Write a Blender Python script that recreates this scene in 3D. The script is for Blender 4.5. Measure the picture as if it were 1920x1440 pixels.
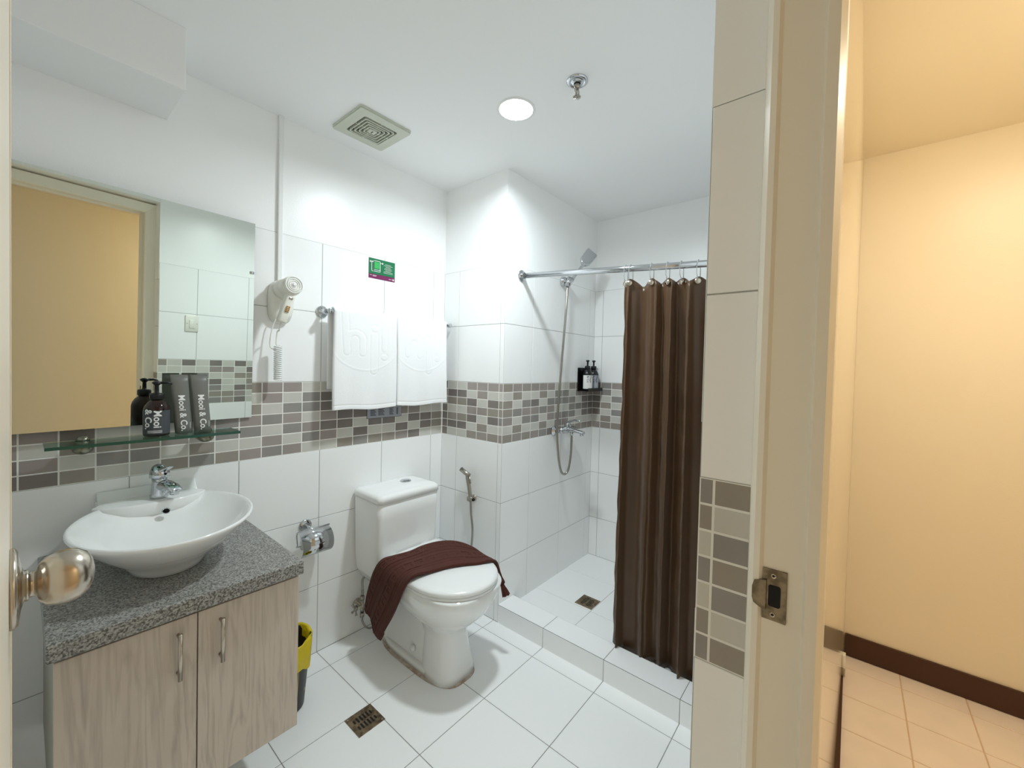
import bpy, math, random
from mathutils import Vector, Matrix, Euler
random.seed(7)
for o in list(bpy.data.objects): bpy.data.objects.remove(o, do_unlink=True)
sc = bpy.context.scene; col = sc.collection
V = Vector; PI = math.pi
# ------------------------------------------------------------ camera
cam = bpy.data.cameras.new('camera'); camo = bpy.data.objects.new('camera', cam); col.objects.link(camo)
CP = V((-0.8381, -1.7954, 1.2812)); yaw, pitch, roll = 0.8804, -0.0211, 0.0247
fwd = V((math.sin(yaw)*math.cos(pitch), math.cos(yaw)*math.cos(pitch), math.sin(pitch)))
rt = V((math.cos(yaw), -math.sin(yaw), 0)); up = rt.cross(fwd)
r2 = rt*math.cos(roll)+up*math.sin(roll); u2 = -rt*math.sin(roll)+up*math.cos(roll)
m = Matrix((r2, u2, -fwd)).transposed().to_4x4(); m.translation = CP
camo.matrix_world = m
cam.sensor_width = 36; cam.lens = 767.4874*36/1920
cam.shift_x = (960-966.0145)/1920; cam.shift_y = (705.8726-720)/1920
cam.clip_start = 0.004; cam.clip_end = 50
sc.camera = camo
# ------------------------------------------------------------ world, exposure
w = bpy.data.worlds.new('world'); sc.world = w; w.use_nodes = True
w.node_tree.nodes['Background'].inputs[0].default_value = (0.9, 0.93, 1, 1)
w.node_tree.nodes['Background'].inputs[1].default_value = 0.0
vs = sc.view_settings; vs.view_transform = 'Standard'; vs.look = 'None'; vs.gamma = 1; vs.exposure = 0.0; vs.use_curve_mapping = False
sc.cycles.max_bounces = 12; sc.cycles.diffuse_bounces = 10; sc.cycles.glossy_bounces = 6; sc.cycles.transmission_bounces = 8
BATH_LAMP = 12.6; BATH_GLOW = 30.0; HALL_LAMP = 86.0   # lamp watts, diffuser glow
# ------------------------------------------------------------ room numbers
S, T = 0.3063, 0.3
X1, X2, YC, H = 0.6927, 1.6007, -0.4555, 2.26        # column corner, shower end wall, column side, ceiling
YD, YO = -1.61, -1.772                                # door wall: room face, hall face at the door
ZC, ZS = 0.09, 0.045                                  # kerb top, shower floor
XL = -1.02
# ------------------------------------------------------------ materials
def srgb(r, g, b):
    f = lambda c: (c/12.92 if c <= .04045 else ((c+.055)/1.055)**2.4)
    return (f(r/255), f(g/255), f(b/255), 1)
def mat(name, c, rough=.5, metal=0, bump=0, bscale=200, var=0, vscale=8, trans=0, ior=1.45, emit=0, stretch=None, sheen=0, coat=0, bdist=.001, c2=None):
    m = bpy.data.materials.new(name); m.use_nodes = True
    nt = m.node_tree; N = nt.nodes; L = nt.links; b = N['Principled BSDF']
    c = srgb(*c); b.inputs['Base Color'].default_value = c
    b.inputs['Roughness'].default_value = rough; b.inputs['Metallic'].default_value = metal
    b.inputs['IOR'].default_value = ior
    if trans: b.inputs['Transmission Weight'].default_value = trans
    if coat: b.inputs['Coat Weight'].default_value = coat; b.inputs['Coat Roughness'].default_value = .08
    if sheen: b.inputs['Sheen Weight'].default_value = sheen; b.inputs['Sheen Roughness'].default_value = .5
    if emit: b.inputs['Emission Color'].default_value = c; b.inputs['Emission Strength'].default_value = emit
    tc = N.new('ShaderNodeTexCoord'); mp = N.new('ShaderNodeMapping'); L.new(tc.outputs['Object'], mp.inputs[0])
    if stretch: mp.inputs['Scale'].default_value = stretch
    if var or c2:
        n = N.new('ShaderNodeTexNoise'); n.inputs['Scale'].default_value = vscale; n.inputs['Detail'].default_value = 6
        L.new(mp.outputs[0], n.inputs['Vector'])
        mx = N.new('ShaderNodeMix'); mx.data_type = 'RGBA'
        d = srgb(*c2) if c2 else tuple(x*(1-var) for x in c[:3])+(1,)
        rp = N.new('ShaderNodeMapRange'); rp.inputs[1].default_value = .38; rp.inputs[2].default_value = .62
        L.new(n.outputs['Fac'], rp.inputs[0]); L.new(rp.outputs[0], mx.inputs[0])
        mx.inputs[6].default_value = c; mx.inputs[7].default_value = d; L.new(mx.outputs[2], b.inputs['Base Color'])
    if bump:
        n = N.new('ShaderNodeTexNoise'); n.inputs['Scale'].default_value = bscale; n.inputs['Detail'].default_value = 3
        L.new(mp.outputs[0], n.inputs['Vector'])
        bp = N.new('ShaderNodeBump'); bp.inputs['Strength'].default_value = bump; bp.inputs['Distance'].default_value = bdist
        L.new(n.outputs['Fac'], bp.inputs['Height']); L.new(bp.outputs[0], b.inputs['Normal'])
    return m
M = {}
M['paint'] = mat('white_wall_paint', (250, 251, 251), .3, bump=.25, bscale=180)
M['ceil'] = mat('white_ceiling_paint', (249, 250, 251), .7, bump=.15, bscale=120)
M['tile'] = mat('white_glazed_tile', (249, 250, 250), .22, bump=.15, bscale=90)
M['grout'] = mat('grey_grout', (168, 170, 168), .9)
M['wgrout'] = mat('white_grout', (240, 239, 234), .8)
M['L'] = mat('cream_mosaic', (208, 206, 198), .35, var=.06)
M['M'] = mat('tan_mosaic', (160, 152, 142), .35, var=.1)
M['P'] = mat('rose_taupe_mosaic', (164, 154, 149), .35, var=.1)
M['G'] = mat('grey_mosaic', (153, 149, 145), .35, var=.1)
M['D'] = mat('dark_taupe_mosaic', (136, 128, 124), .35, var=.12)
M['ftile'] = mat('white_floor_tile', (247, 248, 248), .35, bump=.2, bscale=60)
M['fgrout'] = mat('floor_grout', (140, 140, 136), .9)
M['hpaint'] = mat('cream_hall_paint', (245, 238, 222), .38, bump=.25, bscale=150)
M['hceil'] = mat('hall_ceiling_paint', (242, 235, 220), .7)
M['htile'] = mat('pinkish_hall_tile', (247, 238, 234), .4, var=.04)
M['hgrout'] = mat('hall_grout', (214, 190, 168), .9)
M['hbase'] = mat('dark_brown_baseboard', (72, 46, 34), .5)
M['frame'] = mat('cream_door_frame_paint', (242, 235, 220), .35, bump=.1, bscale=60)
M['gloss'] = mat('glossy_cream_paint', (238, 229, 208), .12, coat=.6)
M['ceramic'] = mat('white_ceramic', (242, 243, 242), .08, coat=.3)
M['plastic'] = mat('white_plastic', (240, 241, 240), .25)
M['cream'] = mat('ivory_plastic', (238, 237, 228), .3)
M['chrome'] = mat('chrome', (205, 208, 212), .1, 1)
M['steel'] = mat('brushed_steel', (176, 170, 160), .3, 1, bump=.1, bscale=300)
M['dsteel'] = mat('dark_satin_metal', (132, 130, 114), .25, 1)
M['nickel'] = mat('satin_nickel', (196, 186, 172), .22, 1)
M['aged'] = mat('aged_strike_metal', (150, 138, 118), .38, 1, bump=.5, bscale=120, var=.5, vscale=80)
M['brass'] = mat('weathered_drain_metal', (150, 130, 104), .45, .8, bump=.5, bscale=150, var=.55, vscale=60)
M['black'] = mat('black_void', (8, 8, 9), .7)
M['blackpl'] = mat('black_plastic', (22, 21, 22), .3)
M['glass'] = mat('green_edge_glass', (190, 226, 208), .02, trans=1, ior=1.5)
M['gedge'] = mat('green_glass_edge', (52, 112, 92), .1, trans=.5, ior=1.5)
M['mirror'] = mat('mirror_silver', (226, 232, 224), .0, 1)
M['mback'] = mat('mirror_backing', (92, 94, 90), .6)
M['granite'] = mat('grey_granite', (172, 171, 166), .35, c2=(84, 82, 78), vscale=270)
M['curtain'] = mat('brown_curtain_fabric', (82, 57, 33), .36, bump=.2, bscale=90, sheen=.12)
M['brown'] = mat('dark_brown_terry', (82, 40, 30), .95, bump=.7, bscale=500, sheen=.04, var=.15, vscale=120)
M['terry'] = mat('white_terry', (244, 245, 246), .95, bump=.8, bscale=450)
M['amber'] = mat('amber_bottle', (44, 20, 10), .08, trans=.35)
M['label'] = mat('charcoal_label', (74, 77, 82), .45)
M['tube'] = mat('grey_tube_plastic', (112, 112, 106), .38, bump=.1, bscale=60)
M['ink'] = mat('white_ink', (238, 238, 236), .5)
M['dink'] = mat('dark_ink', (50, 52, 58), .5)
M['green'] = mat('green_sign', (22, 116, 74), .35)
M['lgreen'] = mat('light_green', (60, 180, 96), .35)
M['maroon'] = mat('maroon_strip', (120, 32, 88), .35)
M['silver'] = mat('silver_sticker', (170, 174, 184), .4)
M['yellow'] = mat('yellow_bin_bag', (214, 190, 20), .35, bump=.6, bscale=40, bdist=.01)
M['binblack'] = mat('black_bin_plastic', (24, 22, 28), .4)
M['vent'] = mat('ivory_vent_plastic', (206, 210, 196), .4)
M['vdark'] = mat('vent_dark', (84, 84, 72), .8)
M['hose'] = mat('steel_hose', (170, 166, 158), .28, 1)
M['clear'] = mat('clear_plastic', (226, 230, 232), .1, trans=.7)
M['lamp'] = mat('bathroom_lamp_diffuser', (247, 251, 255), .5, emit=BATH_GLOW)
M['hlamp'] = mat('hall_lamp_diffuser', (255, 240, 214), .5, emit=HALL_LAMP)
M['stain'] = mat('rusty_sealant', (206, 196, 186), .8, c2=(172, 148, 132), vscale=30)
M['gauze'] = mat('tan_button', (196, 160, 110), .5)
# wood
def wood():
    m = bpy.data.materials.new('pale_ash_laminate'); m.use_nodes = True; nt = m.node_tree; N = nt.nodes; L = nt.links
    b = N['Principled BSDF']; b.inputs['Roughness'].default_value = .45
    tc = N.new('ShaderNodeTexCoord'); mp = N.new('ShaderNodeMapping'); mp.inputs['Scale'].default_value = (9, 9, .9)
    L.new(tc.outputs['Object'], mp.inputs[0])
    n = N.new('ShaderNodeTexNoise'); n.inputs['Scale'].default_value = 1.6; n.inputs['Detail'].default_value = 5; n.inputs['Distortion'].default_value = .6
    L.new(mp.outputs[0], n.inputs[0])
    wv = N.new('ShaderNodeTexNoise'); wv.inputs['Scale'].default_value = 14; wv.inputs['Detail'].default_value = 5
    mp2 = N.new('ShaderNodeMapping'); mp2.inputs['Scale'].default_value = (8, 8, .35); L.new(tc.outputs['Object'], mp2.inputs[0]); L.new(mp2.outputs[0], wv.inputs[0])
    mul = N.new('ShaderNodeMath'); mul.operation = 'MULTIPLY'; mul.inputs[1].default_value = 9; L.new(n.outputs['Fac'], mul.inputs[0])
    fr = N.new('ShaderNodeMath'); fr.operation = 'PINGPONG'; fr.inputs[1].default_value = .5; L.new(mul.outputs[0], fr.inputs[0])
    ad = N.new('ShaderNodeMath'); ad.operation = 'MULTIPLY_ADD'; ad.inputs[1].default_value = .7; L.new(fr.outputs[0], ad.inputs[0]); L.new(wv.outputs['Fac'], ad.inputs[2])
    cr = N.new('ShaderNodeValToRGB'); cr.color_ramp.elements[0].position = .3; cr.color_ramp.elements[0].color = srgb(176, 163, 149)
    cr.color_ramp.elements[1].position = .75; cr.color_ramp.elements[1].color = srgb(204, 191, 177)
    L.new(ad.outputs[0], cr.inputs[0]); L.new(cr.outputs[0], b.inputs['Base Color'])
    return m
M['wood'] = wood()
M['side'] = mat('cabinet_side_laminate', (170, 168, 156), .5)
# ------------------------------------------------------------ mesh helpers
class MB:
    def __init__(s): s.v = []; s.f = []; s.m = []; s.sm = []; s.ms = []
    def mi(s, k):
        if k not in s.ms: s.ms.append(k)
        return s.ms.index(k)
    def add(s, vs, fs, k, smooth=False):
        o = len(s.v); s.v += [tuple(v) for v in vs]; i = s.mi(k)
        for f in fs: s.f.append([o+a for a in f]); s.m.append(i); s.sm.append(smooth)
        return s
    def quad(s, a, b, c, d, k): return s.add([a, b, c, d], [(0, 1, 2, 3)], k)
    def box(s, lo, hi, k, mtx=None):
        x0, y0, z0 = lo; x1, y1, z1 = hi
        vs = [V(p) for p in ((x0,y0,z0),(x1,y0,z0),(x1,y1,z0),(x0,y1,z0),(x0,y0,z1),(x1,y0,z1),(x1,y1,z1),(x0,y1,z1))]
        if mtx: vs = [mtx @ v for v in vs]
        return s.add(vs, [(0,3,2,1),(4,5,6,7),(0,1,5,4),(1,2,6,5),(2,3,7,6),(3,0,4,7)], k)
    def rbox(s, lo, hi, k, r=.003, seg=3, mtx=None, plane='xy', smooth=True):
        """box whose outline in one plane has rounded corners"""
        ax = {'xy': (0, 1, 2), 'xz': (0, 2, 1), 'yz': (1, 2, 0)}[plane]
        a0, a1, b0, b1 = lo[ax[0]], hi[ax[0]], lo[ax[1]], hi[ax[1]]; pts = []
        for cx, cy, st in ((a1-r, b1-r, 0), (a0+r, b1-r, 1), (a0+r, b0+r, 2), (a1-r, b0+r, 3)):
            for i in range(seg+1):
                t = (st+i/seg)*PI/2; pts.append((cx+r*math.cos(t), cy+r*math.sin(t)))
        n = len(pts); vs = []
        e = min(r*.35, abs(hi[ax[2]]-lo[ax[2]])*.25)
        ca, cb = (a0+a1)/2, (b0+b1)/2
        lev = [(lo[ax[2]], e), (lo[ax[2]]+e, 0), (hi[ax[2]]-e, 0), (hi[ax[2]], e)]
        for c, ins in lev:
            sa = 1-ins/((a1-a0)/2); sb = 1-ins/((b1-b0)/2)
            for a, b in pts:
                p = [0, 0, 0]; p[ax[0]] = ca+(a-ca)*sa; p[ax[1]] = cb+(b-cb)*sb; p[ax[2]] = c
                vs.append(V(p))
        if mtx: vs = [mtx @ v for v in vs]
        fs = [(l*n+i, l*n+(i+1) % n, (l+1)*n+(i+1) % n, (l+1)*n+i) for l in range(3) for i in range(n)]
        fs += [tuple(reversed(range(n))), tuple(range(3*n, 4*n))]
        return s.add(vs, fs, k, smooth)
    def loft(s, loops, k, cap=(True, True), smooth=True, closed=True):
        n = len(loops[0]); vs = [p for l in loops for p in l]; fs = []
        for l in range(len(loops)-1):
            for i in range(n if closed else n-1):
                j = (i+1) % n; fs.append((l*n+i, l*n+j, (l+1)*n+j, (l+1)*n+i))
        if cap[0]: fs.append(tuple(reversed(range(n))))
        if cap[1]: fs.append(tuple(range((len(loops)-1)*n, len(loops)*n)))
        return s.add(vs, fs, k, smooth)
    def lathe(s, prof, k, mtx=None, seg=24, cap=(True, True), smooth=True, sx=1, sy=1):
        mtx = mtx or Matrix.Identity(4)
        return s.loft([[mtx @ V((r*math.cos(2*PI*i/seg)*sx, r*math.sin(2*PI*i/seg)*sy, z)) for i in range(seg)] for r, z in prof], k, cap, smooth)
    def tube(s, pts, r, k, seg=10, cap=True):
        pts = [V(p) for p in pts]; rs = r if isinstance(r, (list, tuple)) else [r]*len(pts)
        loops = []; t0 = (pts[1]-pts[0]).normalized(); nrm = t0.orthogonal().normalized()
        for i, p in enumerate(pts):
            t = (pts[min(i+1, len(pts)-1)]-pts[max(i-1, 0)]).normalized()
            nrm = (nrm-t*nrm.dot(t)).normalized(); b = t.cross(nrm)
            loops.append([p+(nrm*math.cos(2*PI*j/seg)+b*math.sin(2*PI*j/seg))*rs[i] for j in range(seg)])
        return s.loft(loops, k, (cap, cap))
    def build(s, name, parent=None, mats=None):
        me = bpy.data.meshes.new(name); me.from_pydata(s.v, [], s.f)
        for k in s.ms: me.materials.append(M[k])
        me.polygons.foreach_set('material_index', s.m); me.polygons.foreach_set('use_smooth', s.sm); me.update()
        me.validate()
        import bmesh
        bm = bmesh.new(); bm.from_mesh(me); bmesh.ops.recalc_face_normals(bm, faces=bm.faces); bm.to_mesh(me); bm.free()
        o = bpy.data.objects.new(name, me); col.objects.link(o)
        if parent is not None: put(o, parent)
        return o
def put(o, p):
    o.parent = p; o.matrix_parent_inverse = Matrix.Identity(4)
    q = p; off = V((0, 0, 0))
    while q is not None: off += q.location; q = q.parent
    o.location = o.location-off
def tag(o, label=None, cat=None, group=None, kind=None):
    for k, v in (('label', label), ('category', cat), ('group', group), ('kind', kind)):
        if v: o[k] = v
    return o
def empty(name, loc, label, cat, group=None):
    o = bpy.data.objects.new(name, None); o.empty_display_size = .05; col.objects.link(o); o.location = loc
    return tag(o, label, cat, group)
def smooth_mod(o, lv=1):
    m = o.modifiers.new('s', 'SUBSURF'); m.levels = lv; m.render_levels = lv; return o
def bevel(o, w=.002, seg=2):
    m = o.modifiers.new('b', 'BEVEL'); m.width = w; m.segments = seg; m.limit_method = 'ANGLE'; m.angle_limit = .7; return o
def AX(p, d):          # matrix putting local z along d at p
    return Matrix.Translation(V(p)) @ V(d).to_track_quat('Z', 'Y').to_matrix().to_4x4()
def bez(pts, n=12):    # catmull-rom
    P = [V(p) for p in pts]; P = [P[0]*2-P[1]]+P+[P[-1]*2-P[-2]]; out = []
    for i in range(1, len(P)-2):
        for j in range(n):
            t = j/n; a, b, c, d = P[i-1], P[i], P[i+1], P[i+2]
            out.append(.5*((2*b)+(c-a)*t+(2*a-5*b+4*c-d)*t*t+(3*b-a-3*c+d)*t**3))
    return out+[P[-2]]
def text(body, size, mtx, k, name='lettering', parent=None, extr=.0004, align='CENTER', sx=1, off=0):
    c = bpy.data.curves.new(name, 'FONT'); c.body = body; c.size = size; c.extrude = extr; c.align_x = align; c.align_y = 'CENTER'; c.offset = off
    c.resolution_u = 3; t = bpy.data.objects.new('tmp', c); col.objects.link(t)
    bpy.context.view_layer.update()
    me = bpy.data.meshes.new_from_object(t.evaluated_get(bpy.context.evaluated_depsgraph_get()))
    bpy.data.objects.remove(t, do_unlink=True)
    me.transform(mtx @ Matrix.Diagonal((sx, 1, 1, 1))); me.materials.clear(); me.materials.append(M[k])
    me.name = name
    o = bpy.data.objects.new(name, me); col.objects.link(o)
    if parent is not None: put(o, parent)
    return o
# ------------------------------------------------------------ tiled walls
def tiled(mb, o, du, nrm, u0, u1, useams, z0, z1, pattern, cseams, band=(.9, 1.2), zs=None, ph=1.8):
    """tiles as thin raised plates on a grout bed. o: point at u=0,z=0; du: direction; nrm: outward normal"""
    o, du, nrm = V(o), V(du), V(nrm); g = .0011; e = .0012
    P = lambda u, z, h=0: o+du*u+V((0, 0, z))+nrm*h
    def plate(a, b, c, d, k, gg=g, hh=e):
        if b-a < .004 or d-c < .004: return
        A = [P(a+gg, c+gg), P(b-gg, c+gg), P(b-gg, d-gg), P(a+gg, d-gg)]
        i = gg+.0008
        B = [P(a+i, c+i, hh), P(b-i, c+i, hh), P(b-i, d-i, hh), P(a+i, d-i, hh)]
        mb.add(A+B, [(4, 5, 6, 7), (0, 1, 5, 4), (1, 2, 6, 5), (2, 3, 7, 6), (3, 0, 4, 7)], k)
    us = [u0]+[s for s in useams if u0+.003 < s < u1-.003]+[u1]
    zs = zs or [i*T for i in range(0, 7)]
    bz0, bz1 = band
    for zi in range(len(zs)-1):
        c, d = max(zs[zi], z0), min(zs[zi+1], z1)
        if d-c < .004: continue
        if abs(zs[zi]-bz0) < 1e-4:
            mb.add([P(u0, c, .0002), P(u1, c, .0002), P(u1, d, .0002), P(u0, d, .0002)], [(0, 1, 2, 3)], 'wgrout')
            cu = [u0]+[s for s in cseams if u0+.003 < s < u1-.003]+[u1]
            for i in range(len(cu)-1):
                for r in range(7):
                    k = pattern(i, cu[i], r)
                    h = (bz1-bz0)/7
                    plate(cu[i], cu[i+1], bz1-(r+1)*h, bz1-r*h, k, .0017, .0008)
            continue
        for i in range(len(us)-1): plate(us[i], us[i+1], c, d, 'tile')
def rnd(i, u, r): 
    q = random.Random(int(u*1000)*31+r*7+i).random()
    return 'L' if q < .36 else 'P' if q < .55 else 'G' if q < .73 else 'M' if q < .87 else 'D'
def pat(cols):
    def f(i, u, r):
        if i < len(cols) and cols[i]:
            k = cols[i][r]
            if k != '.': return k
        return rnd(i, u, r)
    return f
def cells(a, b, ph=0): # mosaic seams
    k0 = math.ceil((a-ph)/(S/4)); return [ph+k*S/4 for k in range(k0, k0+60) if ph+k*S/4 < b]
def seams(a, b, ph=0):
    k0 = math.ceil((a-ph)/S); return [ph+k*S for k in range(k0, k0+20) if ph+k*S < b]
# wall_back : plane y=0
def wallbody(mb, lo, hi, zsplit=1.8):
    mb.box((lo[0], lo[1], lo[2]), (hi[0], hi[1], zsplit), 'grout'); mb.box((lo[0], lo[1], zsplit), hi, 'paint')
WA = {-12: 'LLLPPDD', -11: 'LPGPLPD', -10: 'PLGDMLM', -9: 'LGPLMGL', -8: 'GLPLMGL', -7: 'LPGLPLM', -6: 'PLGGLMG', -5: 'LGPGGLM', -4: 'MLMPGLP',
      -3: 'PPLGLPG', -2: 'PLGPGLP', -1: 'LGGLPGL', 0: 'LDDPDPL', 1: 'GLPDDLM', 2: 'LPGDLDG', 3: 'PLMGDLM', 4: 'GPLDDLM', 5: 'LGPMLDP', 6: 'GLDPDLD', 7: 'PDLLDDL', 8: 'MDMLMML'}
mb = MB(); wallbody(mb, (XL, .0, 0), (X1+.1, .1, H))
def fA(i, u, r):
    k = math.floor((u+.004)/(S/4)); return WA[k][r] if k in WA else rnd(i, u, r)
tiled(mb, (0, 0, 0), (1, 0, 0), (0, -1, 0), XL, X1, seams(XL, X1), 0, 1.8, fA, cells(XL, X1))
tag(mb.build('wall_back'), 'white tiled wall with mosaic band behind sink and toilet', kind='structure')
# column (pipe chase): front face x=X1, side y=YC
CF = ['DDDDDDD', 'LDMLPDL', 'LDMLMDL', 'PLDPDLM', 'PPLPLMP', 'PLDMDLM', 'PLMMGLP']
b0 = -.1219
mb = MB(); mb.box((X1, YC, 0), (X2, 0, 1.8), 'grout'); mb.box((X1, YC, 1.8), (X2, 0, H), 'paint')
uf = lambda yy: -yy
tiled(mb, (X1, 0, 0), (0, -1, 0), (-1, 0, 0), 0, -YC, [-b0, -b0+S], 0, 1.8, pat(CF), [-b0-S/4, -b0, -b0+S/4, -b0+S/2, -b0+.75*S, -b0+S])
CS = ['MLMMPLM', 'PMLGLMP', 'MLGPGLM', 'PLDPGLP', 'PMLGLMG', 'PLGPPLD', 'LGGLPGM', 'LGGLGPL', 'MLGGGLP', 'PPLGLLM', 'DMDDDLM', 'PMDDDLM']
tiled(mb, (X1, YC, 0), (1, 0, 0), (0, -1, 0), 0, X2-X1, [.75*S, 1.75*S, 2.75*S], 0, 1.8, pat(CS), cells(.01, X2-X1))
tag(mb.build('wall_column'), 'white tiled boxed column between toilet and shower', kind='structure')
# shower end wall x=X2
mb = MB(); mb.box((X2, YO, 0), (X2+.1, 0, 1.8), 'grout'); mb.box((X2, YO, 1.8), (X2+.1, 0, H), 'paint')
FW = ['.PDDDLP', 'GGLMLMP', 'PLGLGLM', 'LGPLMLG']
tiled(mb, (X2, YC, 0), (0, -1, 0), (-1, 0, 0), 0, YC-YD, [.06, .06+S, .06+2*S, .06+3*S], ZS, 1.8, pat(FW), [.06+k*S/4 for k in range(0, 20)])
tag(mb.build('wall_shower_end'), 'white tiled end wall of the shower', kind='structure')
# wall_left (hidden behind the open door)
mb = MB(); mb.box((XL-.1, YO, 0), (XL, .1, 1.8), 'grout'); mb.box((XL-.1, YO, 1.8), (XL, .1, H), 'paint')
tiled(mb, (XL, 0, 0), (0, -1, 0), (1, 0, 0), 0, -YD, seams(0, 2), 0, 1.8, rnd, cells(.01, 2))
tag(mb.build('wall_left'), 'white tiled wall behind the open door', kind='structure')
# door wall with return tiled beside the frame
XJ, XF = -.14, -.19; OPT = 2.106; YO2 = -1.80; XFL = -.905
mb = MB()
prof = lambda x: YO+(x-XJ)*(YO2-YO)/(1.6-XJ)
def dwall(x0, x1, z0, z1, k):
    a, b = prof(x0), prof(x1)
    vs = [(x0, a+.004, z0), (x1, b+.004, z0), (x1, YD, z0), (x0, YD, z0), (x0, a+.004, z1), (x1, b+.004, z1), (x1, YD, z1), (x0, YD, z1)]
    mb.add(vs, [(0,3,2,1),(4,5,6,7),(0,1,5,4),(1,2,6,5),(2,3,7,6),(3,0,4,7)], k)
dwall(XJ, X2, 0, 1.8, 'grout'); dwall(XJ, X2, 1.8, H, 'paint'); dwall(XL, XJ, OPT+.06, H, 'paint')
dwall(XL, XFL-.05, 0, 1.8, 'grout'); dwall(XL, XFL-.05, 1.8, OPT+.06, 'paint')
tiled(mb, (XJ, YD, 0), (1, 0, 0), (0, 1, 0), 0, X2-XJ, [.2, .2+S, .2+2*S, .2+3*S, .2+4*S, .2+5*S], 0, 1.8, rnd, [.2-.153+k*S/4 for k in range(0, 24)])
JP = ['GMLGLMG', 'MLGMGLM']   # narrow column first
tiled(mb, (XJ, YD, 0), (0, -1, 0), (-1, 0, 0), 0.0, .09, [], 0, 2.0, pat(JP), [.0215], band=(.82, 1.113), zs=[0, .52, .82, 1.113, 1.405, 1.70])
mb.box((XJ-.0016, -1.70, 1.70), (XJ, YD, H), 'paint')
tag(mb.build('wall_door'), 'tiled wall around the doorway with narrow tiled return', kind='structure')
# painted skin of the hall side of the door wall
mb = MB()
def skin(x0, x1, z0, z1):
    a, b = prof(x0), prof(x1)
    mb.add([(x0, a, z0), (x1, b, z0), (x1, b+.004, z0), (x0, a+.004, z0), (x0, a, z1), (x1, b, z1), (x1, b+.004, z1), (x0, a+.004, z1)], [(0,3,2,1),(4,5,6,7),(0,1,5,4),(1,2,6,5),(2,3,7,6),(3,0,4,7)], 'gloss')
skin(XJ-.001, 1.6, 0, H); skin(-1.6, XJ-.001, OPT+.06, H); skin(-1.6, XFL-.05, 0, OPT+.06)
tag(mb.build('wall_hall_left'), 'glossy cream painted hall side of the door wall', kind='structure')
# ceilings, floors
mb = MB(); mb.box((XL-.1, YD-.155, H), (X2+.1, .1, H+.08), 'ceil'); tag(mb.build('ceiling'), 'white bathroom ceiling', kind='structure')
mb = MB(); mb.box((XL, -.242, 2.08), (-.524, 0, H), 'ceil'); tag(bevel(mb.build('ceiling_bulkhead'), .002), 'boxed bulkhead on ceiling above the mirror', kind='structure')
def floorgrid(mb, xs, ys, z, k, g=.0012, e=.001):
    for i in range(len(xs)-1):
        for j in range(len(ys)-1):
            a, b, c, d = xs[i]+g, xs[i+1]-g, ys[j]+g, ys[j+1]-g
            if b-a < .005 or d-c < .005: continue
            f = .0008
            mb.add([(a, c, z), (b, c, z), (b, d, z), (a, d, z), (a+f, c+f, z+e), (b-f, c+f, z+e), (b-f, d-f, z+e), (a+f, d-f, z+e)],
                   [(4,5,6,7),(0,1,5,4),(1,2,6,5),(2,3,7,6),(3,0,4,7)], k)
mb = MB(); mb.box((XL, YO+.0, -.05), (X1+.02, 0, -.001), 'fgrout')
floorgrid(mb, [XL, -3*S, -2*S, -S, 0, S, 2*S, X1], sorted([YO, b0-5*S, b0-4*S, b0-3*S, b0-2*S, b0-S, b0, 0]), -.001, 'ftile')
tag(mb.build('floor'), 'white square floor tiles of the bathroom', kind='structure')
mb = MB(); mb.box((X1+.11, YD, -.05), (X2, YC, ZS-.001), 'fgrout')
floorgrid(mb, [X1+.11, 1.022, 1.022+S, X2], sorted([YD, -.797-2*S, -.797-S, -.797, YC]), ZS-.001, 'ftile', .0008)
tag(mb.build('floor_shower'), 'white tiled floor of the shower', kind='structure')
mb = MB(); mb.box((X1, YD, -.05), (X1+.118, YC, ZC-.001), 'fgrout')
ys = sorted([YD, b0-4*S, b0-3*S, b0-2*S, YC])
floorgrid(mb, [X1, X1+.118], ys, ZC-.001, 'ftile')
for j in range(len(ys)-1):
    a, b = ys[j]+.0012, ys[j+1]-.0012
    mb.box((X1-.002, a, 0), (X1, b, ZC-.003), 'ftile')
tag(mb.build('trim_1'), 'low white tiled kerb in front of the shower', kind='structure')
# hall
XH, YH = 1.587, -2.62
mb = MB(); mb.box((XH, YH, 0), (XH+.1, YO2-.0, H), 'hpaint'); tag(mb.build('wall_hall_end'), 'warm cream hall wall at the right', kind='structure')
mb = MB(); mb.box((-2.2, YH-.1, 0), (XH+.1, YH, H), 'hpaint'); tag(mb.build('wall_hall_back'), 'warm cream hall wall reflected in the mirror', kind='structure')
mb = MB(); mb.box((-2.3, YH-.1, 0), (-2.2, -1.7, H), 'hpaint'); tag(mb.build('wall_hall_far'), 'cream wall closing the hall', kind='structure')
mb = MB(); mb.box((-2.3, YH-.1, H+.0), (XH+.1, YO+.006, H+.08), 'hceil'); tag(mb.build('ceiling_hall'), 'cream hall ceiling', kind='structure')
mb = MB(); mb.box((-2.3, YH-.1, -.05), (XH+.1, YO-.0, -.002), 'hgrout')
hx = [1.475-.2025*k for k in range(18, -1, -1)]+[XH]; hy = [YH, -2.59, -2.39, -2.184, -1.99, -1.80]
floorgrid(mb, hx, hy, -.002, 'htile', .002, .0015)
tag(mb.build('floor_hall'), 'pinkish square hall floor tiles', kind='structure')
mb = MB(); mb.rbox((XH-.012, YH, 0), (XH, YO2-.004, .1), 'hbase', .003, 2, plane='xz', smooth=False)
tag(mb.build('baseboard_hall'), 'dark brown baseboard of the hall wall', kind='structure')
mb = MB(); mb.box((.0, prof(.0)-.006, 0), (XH-.013, prof(1.58)-.003, .008), 'hbase')
tag(mb.build('trim_2'), 'thin dark strip under the hall side of the door wall', kind='structure')
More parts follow.
